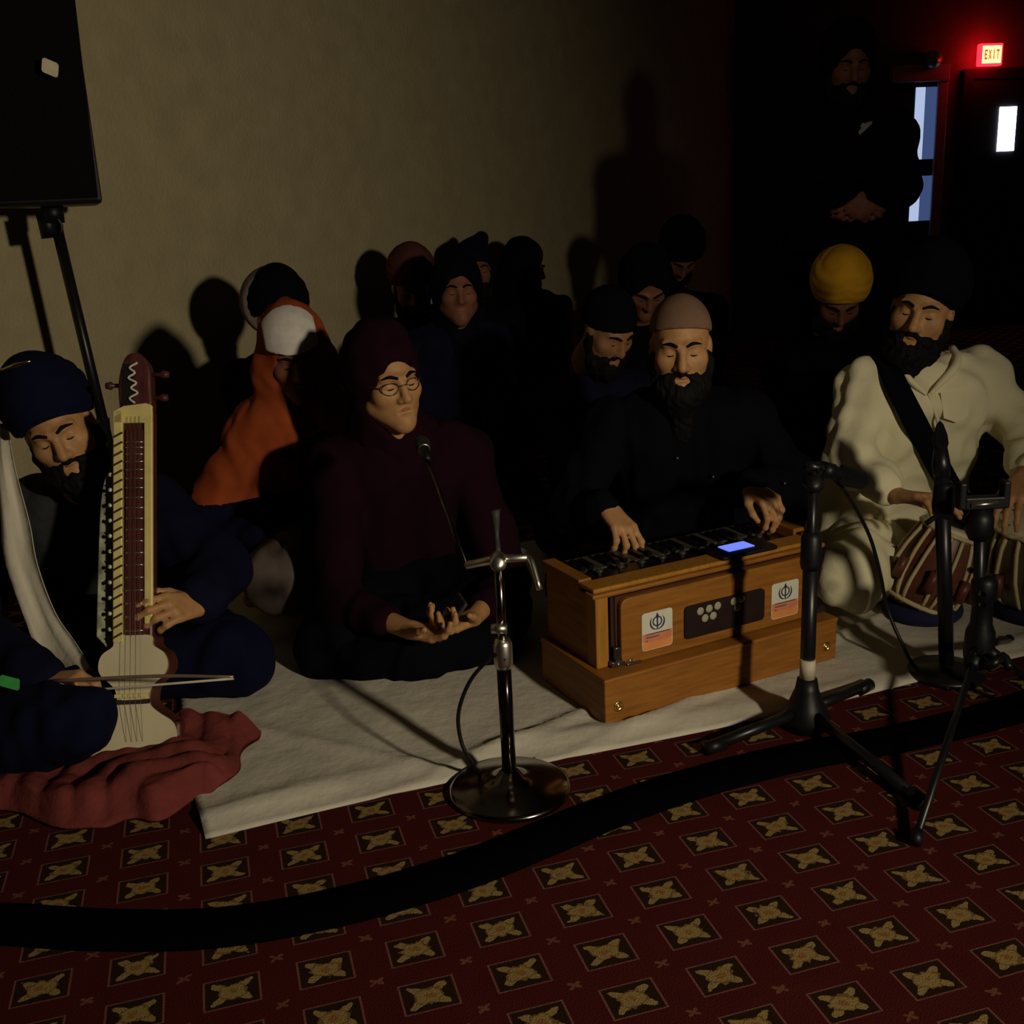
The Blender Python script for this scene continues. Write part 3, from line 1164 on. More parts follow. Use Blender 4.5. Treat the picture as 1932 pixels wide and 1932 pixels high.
base = hbox('base_box', 0, .694, 0, .30, 0, .115, WOOD)
hbox('base_lid', -.002, .696, -.003, .303, .108, .120, WOOD, bevel=.004)
for u in (.035, .66):
    HM.part('brass_stud', lathe(hp(u, 0.001, .042), -HV, [(0, 0), (.0125, 0), (.0125, .003), (.008, .0035), (.007, .001), (.004, .001), (.003, .004), (0, .004)], 20), BRASS, base)
body = hbox('reed_box', .018, .678, .085, .295, .12, .305, WOOD)
hbox('stile', .016, .050, .058, .10, .12, .308, WOODL)
hbox('stile', .645, .680, .058, .10, .12, .308, WOODL)
bel = hbox('bellows', .052, .643, .07, .088, .125, .30, BELLOW, bevel=0)
for k in range(5):
    hbox('bellows_fold', .056, .639, .060 + .005 * k, .0625 + .005 * k, .128, .298, BELLOW, bel, bevel=0)
panel = HM.part('bellows_board', prism(rrect(.072, .632, .122, .296, .022), hp(0, .056, 0), HU, HZ * HS, .016), WOOD, smooth=False, bevel=.003)
hbox('panel_back', .066, .638, .056, .060, .120, .300, WOODD, panel, bevel=0)
hbox('top_moulding', .004, .692, .048, .088, .305, .318, WOOD, bevel=.005)
hbox('top_rail', .010, .686, .055, .120, .318, .330, WOODL, bevel=.004)
hbox('top_board', .018, .678, .12, .20, .305, .318, mat('black_lacquer', (.01, .007, .006), .3), bevel=.002)
hbox('end_cheek', .010, .045, .12, .298, .305, .335, WOOD)
hbox('end_cheek', .650, .686, .12, .298, .305, .345, WOOD)
hbox('brass_plate', .655, .681, .07, .10, .345 - .015, .343, BRASS, bevel=.002)
kw = (.648 - .047) / 25
wk = mat('key_ivory', (.075, .07, .055), .35)
bk_ = mat('key_black', (.005, .005, .005), .3)
key0 = None
for k in range(25):
    u = .047 + kw * k
    c = hp(u + kw / 2, .25, .312)
    if key0 is None:
        key0 = HM.part('white_key', obox(c, (HU, HV, HZ), (kw * .46, .048, .008)), wk, smooth=False)
        kc = c
    else:
        o = key0.copy()
        COL.objects.link(o)
        o.location = Vector(c - kc)
key1 = None
for k in range(24):
    if k % 7 in (2, 6):
        continue
    c = hp(.047 + kw * (k + 1), .232, .325)
    if key1 is None:
        key1 = HM.part('black_key', obox(c, (HU, HV, HZ), (kw * .26, .03, .007)), bk_, smooth=False)
        kc1 = c
    else:
        o = key1.copy()
        COL.objects.link(o)
        o.location = Vector(c - kc1)
for k in range(9):
    HM.part('stop_knob', lathe(hp(.09 + k * .06, .16, .318), HZ, [(0, 0), (.006, 0), (.005, .006), (.010, .010), (.010, .014), (0, .018)], 12), mat('knob_dark', (.06, .05, .045), .25, .3))
# grille plaque
plq = HM.part('grille_plaque', prism(rrect(.247, .487, .150, .238, .012), hp(0, .040, 0), HU, HZ * HS, .005), mat('dark_plaque', (.018, .008, .007), .5), panel, smooth=False, label='dark plaque with pale round holes')
HOLE = mat('hole_pale', (.34, .32, .24), .7)
for x, z in ((.292, .218), (.318, .219), (.343, .221), (.306, .196), (.330, .197), (.392, .222), (.414, .224), (.402, .203)):
    HM.part('grille_hole', lathe(hp(x, .0352, z), -HV, [(0, 0), (.0105, 0), (.0095, .0012), (0, .0018)], 16), HOLE, plq)
# metal clasp
cl = HM.part('clasp', join(obox(hp(.076, .048, .130), (HU, HV, HZ), (.030, .008, .007)), obox(hp(.064, .049, .150), (HU, HV, HZ), (.007, .008, .022)), obox(hp(.105, .048, .118), (HU, HV, HZ), (.02, .012, .008))), mat('clasp_metal', (.16, .15, .15), .25, .9), smooth=False, bevel=.003)
for x, z in ((.062, .131), (.094, .133), (.094, .122)):
    HM.part('clasp_screw', lathe(hp(x, .040, z), -HV, [(0, 0), (.005, 0), (.004, .003), (0, .004)], 12), CHROME, cl)
cl2 = HM.part('clasp', join(obox(hp(.665, .048, .130), (HU, HV, HZ), (.026, .008, .007)), obox(hp(.655, .049, .150), (HU, HV, HZ), (.007, .008, .02))), MATS['clasp_metal'], smooth=False, bevel=.003)
# stickers with the emblem: ring, upright double-edged blade, two curved blades
PAPER = mat('sticker_paper', (.62, .62, .52), .6, namt=.04)
PINK = mat('sticker_red', (.62, .22, .12), .6)
PINK2 = mat('sticker_orange', (.72, .27, .08), .6)
INK = mat('sticker_ink', (.03, .03, .09), .6)


def sticker(u0, u1, z0, z1):
    o = hp(0, .0398, 0)
    st = HM.part('sticker', prism(rrect(u0, u1, z0, z1, .008), o, HU, HZ * HS, .001), PAPER, panel, smooth=False, label='white and red sticker with a dark emblem')
    q = hp(0, .0386, 0)
    h = z1 - z0
    HM.part('red_band', prism(rrect(u0 + .002, u1 - .002, z0 + .22 * h, z0 + .44 * h, .002), q, HU, HZ * HS, .0006), PINK, st, smooth=False)
    HM.part('orange_band', prism(rrect(u0 + .002, u1 - .002, z0 + .02 * h, z0 + .22 * h, .006), q, HU, HZ * HS, .0006), PINK2, st, smooth=False)
    cu, cz = (u0 + u1) / 2, z0 + .73 * h
    bits = []
    e = q - HV * .0004
    for pl in ring2d(.0105, .0135, 24):
        bits.append(prism([(cu + a, cz + b) for a, b in pl], e, HU, HZ * HS, .0006))
    bits.append(prism([(cu - .0016, cz - .022), (cu + .0016, cz - .022), (cu + .0018, cz + .008), (cu + .0038, cz + .014), (cu, cz + .023), (cu - .0038, cz + .014), (cu - .0018, cz + .008)], e, HU, HZ * HS, .0006))
    for sgn in (-1, 1):
        pts_o, pts_i = [], []
        for i in range(9):
            t = math.radians(-82 + 120 * i / 8)
            w_ = .0035 * math.sin(math.pi * min(1, (i + .6) / 8.6)) + .0006
            rr = .0205
            pts_o.append((cu + sgn * (rr + w_ / 2) * math.cos(t) * .95, cz - .001 + (rr + w_ / 2) * math.sin(t)))
            pts_i.append((cu + sgn * (rr - w_ / 2) * math.cos(t) * .95, cz - .001 + (rr - w_ / 2) * math.sin(t)))
        for i in range(8):
            bits.append(prism([pts_o[i], pts_o[i + 1], pts_i[i + 1], pts_i[i]], e, HU, HZ * HS, .0006))
    HM.part('emblem', join(*bits), INK, st, smooth=False)
    ln = []
    for k, (a, b) in enumerate(((.12, .88), (.12, .55), (.12, .18))):
        zz = z0 + (.415 - .085 * k) * h
        ln.append(prism([(u0 + a * (u1 - u0), zz), (u0 + b * (u1 - u0), zz), (u0 + b * (u1 - u0), zz + .0022), (u0 + a * (u1 - u0), zz + .0022)], e, HU, HZ * HS, .0005))
    HM.part('print_line', join(*ln), INK, st, smooth=False)


sticker(.128, .214, .146, .246)
sticker(.512, .598, .140, .240)

# phone lying on the harmonium with its screen lit
ph = hp(.455, .088, .3305)
PT = Thing('smartphone', ph, 'smartphone with glowing blue screen lying on top of the harmonium', 'phone')
PT.part('case', prism(rrect(-.085, .085, -.040, .048, .01), ph, HU, HV, .009), BPLASTIC, smooth=False, bevel=.002)
PT.part('screen', prism(rrect(-.045, .035, -.010, .036, .003), ph + HZ * .0092, HU, HV, .0012), mat('phone_screen', (.02, .02, .05), .3, emit=(.16, .24, 1.0), estr=1.1), smooth=False)

# ================================================================== chrome microphone stand (centre)
mb = flo(963, 1494)
MS = Thing('microphone_stand', mb, 'chrome boom microphone stand on a round base at the front of the sheet', 'microphone stand')
MS.part('round_base', lathe(mb, HZ, [(0, .002), (.122, .002), (.1255, .006), (.1255, .012), (.118, .017), (.06, .026), (.03, .034), (.018, .05), (0, .05)], 64), DCHROME)
mt = at(940, 1058, 1.95)
mid = mb + (mt - mb) * .42
MS.part('lower_tube', tube([mb + A3(0, 0, .03), mb + (mt - mb) * .60], .0145, 20), mat('stand_tube', (.05, .04, .04), .16, .95))
MS.part('upper_tube', tube([mb + (mt - mb) * .55, mt + A3(0, 0, .0)], .0095, 16), DCHROME)
MS.part('clutch', lathe(mb + (mt - mb) * .555, mt - mb, [(0, 0), (.017, 0), (.019, .01), (.019, .05), (.014, .062), (0, .062)], 20), CHROME)
MS.part('clutch_knob', tube([mb + (mt - mb) * .73 + A3(-.02, -.01, 0), mb + (mt - mb) * .73 + A3(.01, -.014, .0)], .010, 14), CHROME)
MS.part('swivel', lathe(mt - A3(.012, .014, 0) + A3(.012, -.012, .006), A3(0, 1, 0), [(0, -.02), (.013, -.02), (.016, -.01), (.016, .02), (.012, .03), (0, .03)], 20), CHROME)
bl = at(880, 1066, 1.97)
br = at(996, 1052, 1.92)
be = at(1018, 1112, 1.88)
MS.part('cross_bar', tube([bl, mt + A3(0, 0, .004), br], [.0078, .0085, .0068], 14), CHROME)
MS.part('bent_handle', tube([br, at(1003, 1060, 1.91), be], .0056, 12, 4), CHROME)
mh = at(806, 868, 2.26)
MS.part('boom_arm', tube([bl, mh], .0042, 10), DCHROME)
uq = at(934, 962, 2.0)
MS.part('cable_clip', tube([mt + A3(0, .02, .01), at(937, 1010, 2.0), uq], [.006, .005, .010], 10, 3), mat('dull_clip', (.035, .032, .03), .6))
MI = Thing('microphone', mh, 'dark slim microphone at the tip of the thin boom before the maroon hood', 'microphone')
md = unit(at(797, 835, 2.34) - mh)
MI.part('microphone_body', lathe(mh, md, [(0, 0), (.008, 0), (.011, .02), (.012, .05), (.012, .055)], 18), BMETAL)
MI.part('microphone_head', lathe(mh, md, [(.012, .055), (.016, .062), (.018, .078), (.014, .092), (0, .097)], 18), mat('mic_mesh', (.03, .03, .035), .4, .5, bump=.8, nscale=500))
MI.part('microphone_ring', lathe(mh, md, [(.0122, .05), (.0135, .05), (.0135, .054), (.0122, .054)], 18), CHROME)
cab = [mt + (mb - mt) * .40 + A3(.005, -.016, 0), at(935, 1235, 1.94), at(890, 1280, 1.95), at(866, 1340, 1.95), at(868, 1390, 1.95), at(884, 1430, 1.95), flo(908, 1455, .022), flo(960, 1440, .012), flo(1010, 1432, .012)]
single('microphone_cable', tube(cab, .0042, 10, 6), BPLASTIC, 'thin black cable looping beside the chrome microphone stand', 'cable')

# ================================================================== black tripod microphone stand (before the harmonium)
rb = flo(1520, 1372)
RS = Thing('microphone_stand', rb, 'black tripod microphone stand standing before the harmonium', 'microphone stand')
rt = at(1503, 905, 2.22)
rt = A3(rb[0] + .005, rb[1] + .02, rt[2])
RS.part('lower_tube', tube([rb + A3(0, 0, .03), rb + (rt - rb) * .72], .0165, 18), BMETAL)
RS.part('upper_tube', tube([rb + (rt - rb) * .6, rt], .0105, 14), BMETAL)
RS.part('clutch', lathe(rb + (rt - rb) * .66, rt - rb, [(0, 0), (.02, 0), (.023, .012), (.022, .07), (.015, .085), (0, .085)], 18), BPLASTIC)
RS.part('hub', lathe(rb, HZ, [(0, .004), (.05, .004), (.055, .03), (.04, .06), (.026, .095), (.022, .12), (0, .12)], 24), BPLASTIC)
for e in (flo(1640, 1302), flo(1742, 1530), flo(1330, 1425)):
    lg = RS.part('leg', tube([rb + A3(0, 0, .045), e + A3(0, 0, .016)], .013, 12), BMETAL)
    d = unit(e - rb)
    RS.part('rubber_foot', tube([e - d * .05 + A3(0, 0, .017), e + A3(0, 0, .015)], .0155, 12), BPLASTIC, lg)
RS.part('label_tape', lathe(rb + A3(0, 0, .122), HZ, [(0.0169, 0), (.0172, 0), (.0172, .045), (.0169, .045)], 18), mat('pale_tape', (.5, .46, .33), .6))
rm0, rm1 = at(1550, 885, 2.32), at(1634, 908, 2.34)
RS.part('boom', tube([rt, rm0 + (rt - rm0) * .3, rm0], .007, 10), BMETAL)
RS.part('swivel', lathe(rt - A3(0, .02, 0), A3(0, 1, 0), [(0, 0), (.018, 0), (.018, .04), (0, .04)], 18), BPLASTIC)
RM = Thing('microphone', rm0, 'black handheld microphone pointing at the tabla player in white', 'microphone')
dd = unit(rm1 - rm0)
LM = np.linalg.norm(rm1 - rm0)
RM.part('microphone_body', lathe(rm0 - dd * .04, dd, [(0, 0), (.011, 0), (.0125, .02), (.0165, .085)], 18), BMETAL)
RM.part('microphone_head', lathe(rm0 - dd * .04, dd, [(.0165, .085), (.0225, .09), (.0235, .11), (.021, LM + .03), (.012, LM + .044), (0, LM + .047)], 18), mat('black_mesh', (.008, .008, .01), .5, .3, bump=.8, nscale=500))
RM.part('microphone_clip', lathe(rm0 + dd * .0, dd, [(.013, 0), (.019, 0), (.019, .03), (.014, .03)], 18), BPLASTIC)
single('microphone_cable', tube([at(1568, 898, 2.33), at(1600, 935, 2.36), at(1640, 1010, 2.42), at(1660, 1080, 2.44), at(1675, 1150, 2.45), at(1700, 1210, 2.42), flo(1730, 1262, .012), flo(1790, 1300, .008)], .0045, 10, 6), BPLASTIC, 'black cable hanging from the microphone by the white-clad knee', 'cable')

# ================================================================== dark round-base stand and small tripod by the tabla
tb = flo(1785, 1274)
TS = Thing('microphone_stand', tb, 'black microphone stand with round base beside the tabla', 'microphone stand')
tt = A3(tb[0] - .035, tb[1] + .02, at(1768, 905, 2.4)[2])
TS.part('round_base', lathe(tb, HZ, [(0, .002), (.088, .002), (.092, .008), (.09, .016), (.04, .026), (.02, .034), (0, .034)], 48), BMETAL)
TS.part('tube', tube([tb + A3(0, 0, .02), tt], .018, 18), BMETAL)
TS.part('clutch', lathe(tb + (tt - tb) * .82, HZ, [(0, 0), (.024, 0), (.026, .02), (.024, .07), (.018, .08), (0, .08)], 18), BPLASTIC)
TM = Thing('microphone', tt, 'black upright microphone topping the round-base stand before the white kurta', 'microphone')
tu = unit(A3(-.05, .12, 1))
TM.part('microphone_body', lathe(tt, tu, [(0, -.0), (.019, 0), (.021, .03), (.015, .07), (0, .072)], 18), BMETAL)
TM.part('microphone_head', lathe(tt, tu, [(.015, .07), (.018, .08), (.016, .10), (.008, .125), (0, .135)], 18), MATS['black_mesh'])

kb = at(1848, 1215, 2.22)
kt = at(1850, 960, 2.22)
kbase = A3(kb[0], kb[1], 0)
KT = Thing('camera_tripod', kbase, 'small black tripod with phone clamp and thin legs near the right edge', 'tripod')
KT.part('centre_column', tube([kb + A3(0, 0, -.06), kt], .013, 16), BMETAL)
KT.part('collar', lathe(kb, HZ, [(0, -.05), (.03, -.05), (.034, -.02), (.032, .03), (.024, .05), (.022, .10), (.028, .11), (.028, .15), (.02, .165), (0, .165)], 20), BPLASTIC)
KT.part('pan_head', lathe(kt, HZ, [(0, -.07), (.02, -.07), (.03, -.05), (.03, -.02), (.02, 0), (0, 0)], 20), BPLASTIC)
KT.part('phone_clamp', join(obox(kt + A3(.005, 0, .015), WAX, (.045, .014, .014)), obox(kt + A3(-.045, 0, .032), WAX, (.008, .014, .03)), obox(kt + A3(.05, 0, .032), WAX, (.008, .014, .03))), BPLASTIC, smooth=False, bevel=.004)
KT.part('clamp_bar', tube([kt + A3(-.028, -.017, .014), kt + A3(.030, -.017, .016)], .0045, 10), CHROME, label='bright metal bar')
KT.part('handle', tube([kt + A3(-.02, .02, -.045), kt + A3(-.06, .06, -.03), kt + A3(-.09, .07, -.05)], .006, 10, 4), BPLASTIC)
for p in (at(1830, 1075, 2.19), at(1852, 1120, 2.18), at(1852, 1140, 2.18), at(1843, 1235, 2.17)):
    KT.part('knob', lathe(p, A3(0, -1, 0), [(0, 0), (.007, 0), (.006, .008), (0, .010)], 12), DCHROME)
for e, nm in ((flo(1725, 1600), 0), (flo(2120, 1420), 1), (flo(1905, 1215), 2)):
    s_ = kb + A3(0, 0, .0) + unit(e - kb) * .01
    jn = s_ + (e - s_) * .12
    lg = KT.part('leg', tube([s_, e + A3(0, 0, .012)], .0095 if nm else .0075, 12), BMETAL)
    KT.part('leg_joint', tube([s_, jn], .014, 12), BPLASTIC, lg)
    KT.part('leg_section', tube([s_ + (e - s_) * .1 + A3(-.004, -.006, 0), s_ + (e - s_) * .55 + A3(-.004, -.006, 0)], .004, 8), DCHROME, lg)
    KT.part('rubber_foot', tube([e - (e - s_) * .04 + A3(0, 0, .014), e + A3(0, 0, .011)], .012, 12), BPLASTIC, lg)
KT.part('brace', tube([kb + A3(.0, -.01, -.03), at(1870, 1255, 2.12), at(1892, 1238, 2.14), at(1905, 1262, 2.12)], .010, 12, 4), BMETAL)

# ================================================================== tabla drums
TW = mat('tabla_wood', (.11, .035, .022), .4, nscale=12, namt=.25, stretch=(1, 1, 5))
STRAP = mat('tabla_strap', (.50, .42, .24), .7)
HIDE = mat('tabla_hide', (.62, .56, .40), .8)
SYAHI = mat('tabla_black_spot', (.008, .007, .008), .6)


def tabla(label, o, axis, prof, bodymat, nst, rtop, htop, name='tabla_drum'):
    T = Thing(name, o, label, 'drum', 'tabla drums')
    a, b, d = frame_of(axis)
    body = T.part('shell', lathe(o, axis, prof, 40), bodymat)
    T.part('drum_head', lathe(o, axis, [(rtop + .006, htop - .022), (rtop + .008, htop - .008), (rtop, htop + .002), (rtop * .9, htop + .003), (0, htop + .004)], 40), HIDE)
    T.part('black_spot', lathe(o, axis, [(0, htop + .004), (rtop * .42, htop + .004), (rtop * .40, htop + .0065), (0, htop + .008)], 30), SYAHI)
    T.part('rim_braid', tube([o + d * (htop - .012) + (rtop + .009 + .003 * math.cos(k * math.pi * .5)) * (math.cos(t) * a + math.sin(t) * b) for k, t in enumerate(np.linspace(0, 2 * math.pi, 65))], .007, 8), STRAP)
    hs_ = [h for _, h in prof]
    rs_ = [r for r, _ in prof]
    for k in range(nst):
        t = 2 * math.pi * k / nst
        tw = .10 * (1 if k % 2 else -1)
        P_ = []
        for i in range(7):
            f = i / 6
            h = htop - .015 + (.028 - htop) * f
            r_ = np.interp(h, hs_[1:-1], rs_[1:-1]) + .004
            tt_ = t + tw * f
            P_.append(o + d * h + r_ * (math.cos(tt_) * a + math.sin(tt_) * b))
        T.part('strap', tube(P_, .0055, 6), STRAP)
    for k in range(8):
        t = 2 * math.pi * (k + .5) / 8
        h = htop * .42
        r_ = np.interp(h, hs_[1:-1], rs_[1:-1]) + .016
        c = o + d * h + r_ * (math.cos(t) * a + math.sin(t) * b)
        tn = -math.sin(t) * a + math.cos(t) * b
        T.part('tuning_block', tube([c - d * .03, c + d * .03], .0135, 10), TW)
    T.part('base_ring', tube([o + d * .022 + (np.interp(.022, hs_[1:-1], rs_[1:-1]) + .004) * (math.cos(t) * a + math.sin(t) * b) for t in np.linspace(0, 2 * math.pi, 33)], .007, 8), STRAP)
    return T


def ring_cushion(label, c, r, rt_, m):
    P_ = [c + A3(r * math.cos(t), r * math.sin(t), rt_) for t in np.linspace(0, 2 * math.pi, 41)]
    return single('ring_cushion', tube(P_, rt_, 14), m, label, 'cushion', group='tabla ring cushions')


d0 = flo(1748, 1178)
d0 = A3(d0[0], d0[1] + .04, .012)
axd = unit(A3(.40, -.03, 1))
tabla('wooden tabla drum with pale lacing straps standing behind the microphone stand', d0 + A3(-.02, 0, .03), axd, [(0, 0), (.075, 0), (.098, .03), (.106, .09), (.095, .17), (.074, .235), (.07, .245), (0, .245)], TW, 16, .072, .245)
ring_cushion('navy ring cushion under the wooden tabla drum', d0 + A3(.0, 0, 0), .085, .024, mat('navy_velvet', (.01, .012, .05), .9))
b0 = flo(1975, 1180)
b0 = A3(b0[0], b0[1] + .05, .012)
tabla('wide metal bass tabla drum cut off by the right edge', b0 + A3(0, 0, .03), unit(A3(-.1, -.12, 1)), [(0, 0), (.07, 0), (.12, .04), (.142, .12), (.132, .2), (.112, .25), (.108, .26), (0, .26)], mat('tarnished_metal', (.16, .13, .10), .35, .7), 20, .112, .26)
ring_cushion('dark ring cushion under the wide bass tabla drum', b0, .10, .026, MATS['navy_velvet'])

# ================================================================== bowed instrument (left)
ib = A3(*at(250, 1412, 2.13))
ib[2] = .03
it = at(252, 772, 2.42)
ID = unit(it - ib)                        # along the neck
IX = unit(A3(1, .12, 0) - ID * (A3(1, .12, 0) @ ID))
IN = np.cross(IX, ID)                     # towards the viewer
if IN[1] > 0:
    IN = -IN
IL = np.linalg.norm(it - ib)


def ip(x, l, n):
    return ib + IX * x + ID * l + IN * n


DW = Thing('bowed_fiddle', A3(ib[0], ib[1], 0), 'fretted wooden bowed fiddle with pale skin-faced waisted body and ivory-edged neck', 'string instrument')
MAROONW = mat('maroon_wood', (.075, .020, .018), .4, nscale=14, namt=.3, stretch=(6, 6, 1))
PARCH = mat('parchment', (.60, .54, .36), .7, nscale=7, namt=.12)
BW = mat('brown_body_wood', (.10, .03, .015), .45, nscale=12, namt=.25)
pxm = 2.15 / 2000.


def outline(scale=1.0, inset=0.0):
    L = [(-.095, .0), (-.098, .04), (-.088, .068), (-.058, .090), (-.040, .108), (-.038, .128), (-.046, .150), (-.072, .175), (-.078, .198), (-.070, .222), (-.046, .240), (-.040, .262)]
    R_ = [(-x, l) for x, l in L][::-1]
    return [((abs(x) - inset) * (1 if x > 0 else -1), l) for x, l in L + R_]


def smooth2(poly, n=4):
    P3 = [A3(x, y, 0) for x, y in poly]
    Q = smooth_path(P3, n)
    return [(q[0], q[1]) for q in Q]


ol = smooth2(outline())
bo = DW.part('body', prism(ol[::-1], ip(0, 0, -.10), IX, ID, .10 if np.cross(IX, ID) @ IN > 0 else -.10), BW, smooth=False, bevel=.006)
il = smooth2(outline(inset=.003))
DW.part('skin_face', prism(il[::-1], ip(0, .002, .0), IX, ID, .006 if np.cross(IX, ID) @ IN > 0 else -.006), PARCH, bo, smooth=False)
DW.part('bridge', join(obox(ip(0, .118, .017), (IX, ID, IN), (.036, .004, .012)), obox(ip(-.03, .118, .009), (IX, ID, IN), (.006, .005, .008)), obox(ip(.03, .118, .009), (IX, ID, IN), (.006, .005, .008))), mat('bridge_dark', (.03, .02, .015), .5), bo, smooth=False)
DW.part('bridge_cap', obox(ip(0, .132, .014), (IX, ID, IN), (.036, .004, .008)), IVORY, bo, smooth=False)
DW.part('tail_foot', obox(ip(.088, .02, -.03), (IX, ID, IN), (.014, .05, .03)), BW, bo, smooth=False, bevel=.008)
n0, n1 = .245, IL
nk = DW.part('neck', obox(ip(0, (n0 + n1) / 2, -.025), (IX, ID, IN), (.042, (n1 - n0) / 2, .025)), MAROONW, smooth=False, bevel=.006)
DW.part('fingerboard', obox(ip(.004, (n0 + n1) / 2 - .015, .003), (IX, ID, IN), (.019, (n1 - n0) / 2 - .035, .004)), mat('fingerboard_wood', (.085, .022, .02), .35, nscale=20, namt=.25), nk, smooth=False)
DW.part('ivory_rail', obox(ip(-.0325, (n0 + n1) / 2, .004), (IX, ID, IN), (.0105, (n1 - n0) / 2 - .004, .007)), IVORY, nk, smooth=False, bevel=.003)
DW.part('ivory_rail', obox(ip(.0345, (n0 + n1) / 2 + .02, .004), (IX, ID, IN), (.0095, (n1 - n0) / 2 - .024, .006)), IVORY, nk, smooth=False, bevel=.003)
DW.part('ivory_top', prism([(-.043, n1 - .034), (.044, n1 - .034), (.044, n1 + .006), (.03, n1 + .012), (-.02, n1 + .006), (-.043, n1 - .006)], ip(0, 0, .002), IX, ID, .009 * (1 if np.cross(IX, ID) @ IN > 0 else -1)), IVORY, nk, smooth=False, bevel=.002)
GRV = mat('inlay_dark', (.05, .03, .015), .5)
sg = None
for k in range(22):
    l = n0 + .02 + k * (n1 - n0 - .06) / 22
    v1 = unit(IX + ID * .55)
    c = ip(-.0325, l, .0112)
    if sg is None:
        sg = DW.part('inlay_stripe', obox(c, (v1, unit(ID - IX * .55), IN), (.0118, .0022, .0012)), GRV, nk, smooth=False)
        sgc = c
    else:
        o = sg.copy()
        COL.objects.link(o)
        o.location = Vector(c - sgc)
fr0 = None
for k in range(19):
    l = n0 + .03 + (n1 - n0 - .10) * (1 - (1 - k / 19) ** 1.35)
    c = ip(.004, l, .009)
    V, Fc = tube([c - IX * .019, c + IN * .003, c + IX * .020], .0017, 8, 3)
    if fr0 is None:
        fr0 = DW.part('fret', (V, Fc), CHROME, nk)
        frc = c
    else:
        o = fr0.copy()
        COL.objects.link(o)
        o.location = Vector(c - frc)
for k in range(4):
    x = -.010 + .009 * k
    DW.part('string', tube([ip(x * 1.3, .03, .010), ip(x * 1.3, .118, .030), ip(x, n1 - .02, .016)], .00045, 5), mat('string_steel', (.22, .2, .17), .4, .8), nk)
# peg head
hd = [(-.030, n1 - .01), (.036, n1 - .01), (.040, n1 + .05), (.036, n1 + .10), (.018, n1 + .128), (-.004, n1 + .132), (-.022, n1 + .115), (-.034, n1 + .06)]
pgh = DW.part('peg_head', prism(smooth2(hd + [hd[0]])[:-1], ip(0, 0, -.045), IX, ID, .05 * (1 if np.cross(IX, ID) @ IN > 0 else -1)), MAROONW, smooth=False, bevel=.006)
DW.part('peg_slot', obox(ip(-.012, n1 + .055, .006), (IX, ID, IN), (.012, .05, .001)), mat('slot_black', (.005, .004, .004), .8), pgh, smooth=False)
zz = [ip(.001 + .0075 * (-1) ** k * (.6 + .4 * (k % 3)), n1 + .012 + k * .0118, .011) for k in range(9)]
DW.part('string_winding', tube(zz, .0026, 8, 4), mat('winding_white', (.62, .58, .52), .4), pgh)
for x, l in ((.062, n1 + .085), (.060, n1 + .03), (-.055, n1 + .06)):
    s_ = 1 if x > 0 else -1
    DW.part('tuning_peg', tube([ip(s_ * .025, l, -.02), ip(x * .9, l, -.02), ip(x, l, -.02), ip(x * 1.22, l, -.02)], [.005, .005, .010, .007], 10), MAROONW, pgh)
# side board with the small sympathetic-string pegs
SIL = mat('inlaid_side', (.30, .31, .22), .4, nscale=34, namt=.8)
sd = DW.part('side_board', prism(smooth2([(-.088, n0 + .02), (-.083, n0 + .25), (-.075, n0 + .36), (-.060, n0 + .40), (-.048, n0 + .40), (-.046, n0 + .0), (-.07, n0 - .0)], 3), ip(0, 0, -.055), IX, ID, .03 * (1 if np.cross(IX, ID) @ IN > 0 else -1)), SIL, smooth=False, bevel=.005)
for k in range(11):
    l = n0 + .035 + k * .035
    DW.part('side_peg', tube([ip(-.050, l, -.026), ip(-.051, l, -.004), ip(-.051, l, .004)], [.003, .0028, .0048], 8), mat('peg_white', (.7, .68, .6), .4), sd)
# bow
b0_, b1_ = at(160, 1284, 2.10), at(440, 1277, 2.02)
bv = unit(b1_ - b0_)
BWO = Thing('fiddle_bow', b0_, 'thin pale bow drawn level across the pale-faced fiddle', 'bow')
BWO.part('stick', tube([b0_ - bv * .1, b0_ + (b1_ - b0_) * .5 + A3(0, 0, .006), b1_], [.0042, .0038, .0028], 10, 4), mat('bow_stick', (.28, .19, .15), .25, .3))
BWO.part('bow_hair', tube([b0_ - bv * .06 - A3(0, 0, .022), b0_ + bv * .02 - A3(0, 0, .022), b1_ - A3(0, 0, .004)], .0026, 8), mat('bow_hair', (.5, .46, .36), .6))
BWO.part('frog', obox(b0_ - bv * .05 - A3(0, 0, .012), (bv, A3(0, 1, 0), A3(0, 0, 1)), (.022, .006, .011)), mat('frog_dark', (.03, .02, .02), .4), smooth=False, bevel=.002)

# ================================================================== people
ORANGE = mat('orange_cotton', (.29, .058, .018), .9, nscale=14, namt=.15, spec=.05)
MAROON = mat('maroon_cotton', (.013, .003, .007), .95, nscale=14, spec=.05)
WHITEC = mat('white_cotton', (.78, .73, .50), .9, nscale=6, namt=.07, bump=.4, bscale=18, spec=.05)
WHITES = mat('white_scarf', (.62, .58, .48), .9, nscale=8, namt=.06, bump=.3, bscale=30, spec=.05)
GREYC = mat('slate_cotton', (.030, .033, .038), .9, nscale=40, namt=.2, spec=.05)
TAN = mat('tan_cotton', (.19, .112, .075), .9, nscale=12, spec=.05)
YELLOW = mat('yellow_turban', (.72, .37, .022), .85, nscale=20, namt=.12, spec=.08)
WINE = mat('wine_turban', (.09, .03, .028), .9, nscale=20, namt=.12, spec=.05)
TAUPE = mat('taupe_trousers', (.13, .10, .09), .9, nscale=20, spec=.05)
GOLD = mat('gold_pin', (.8, .62, .2), .25, 1.0)
STEEL = mat('steel_bangle', (.75, .74, .7), .18, 1.0)
DOWN = A3(0, 0, -1)

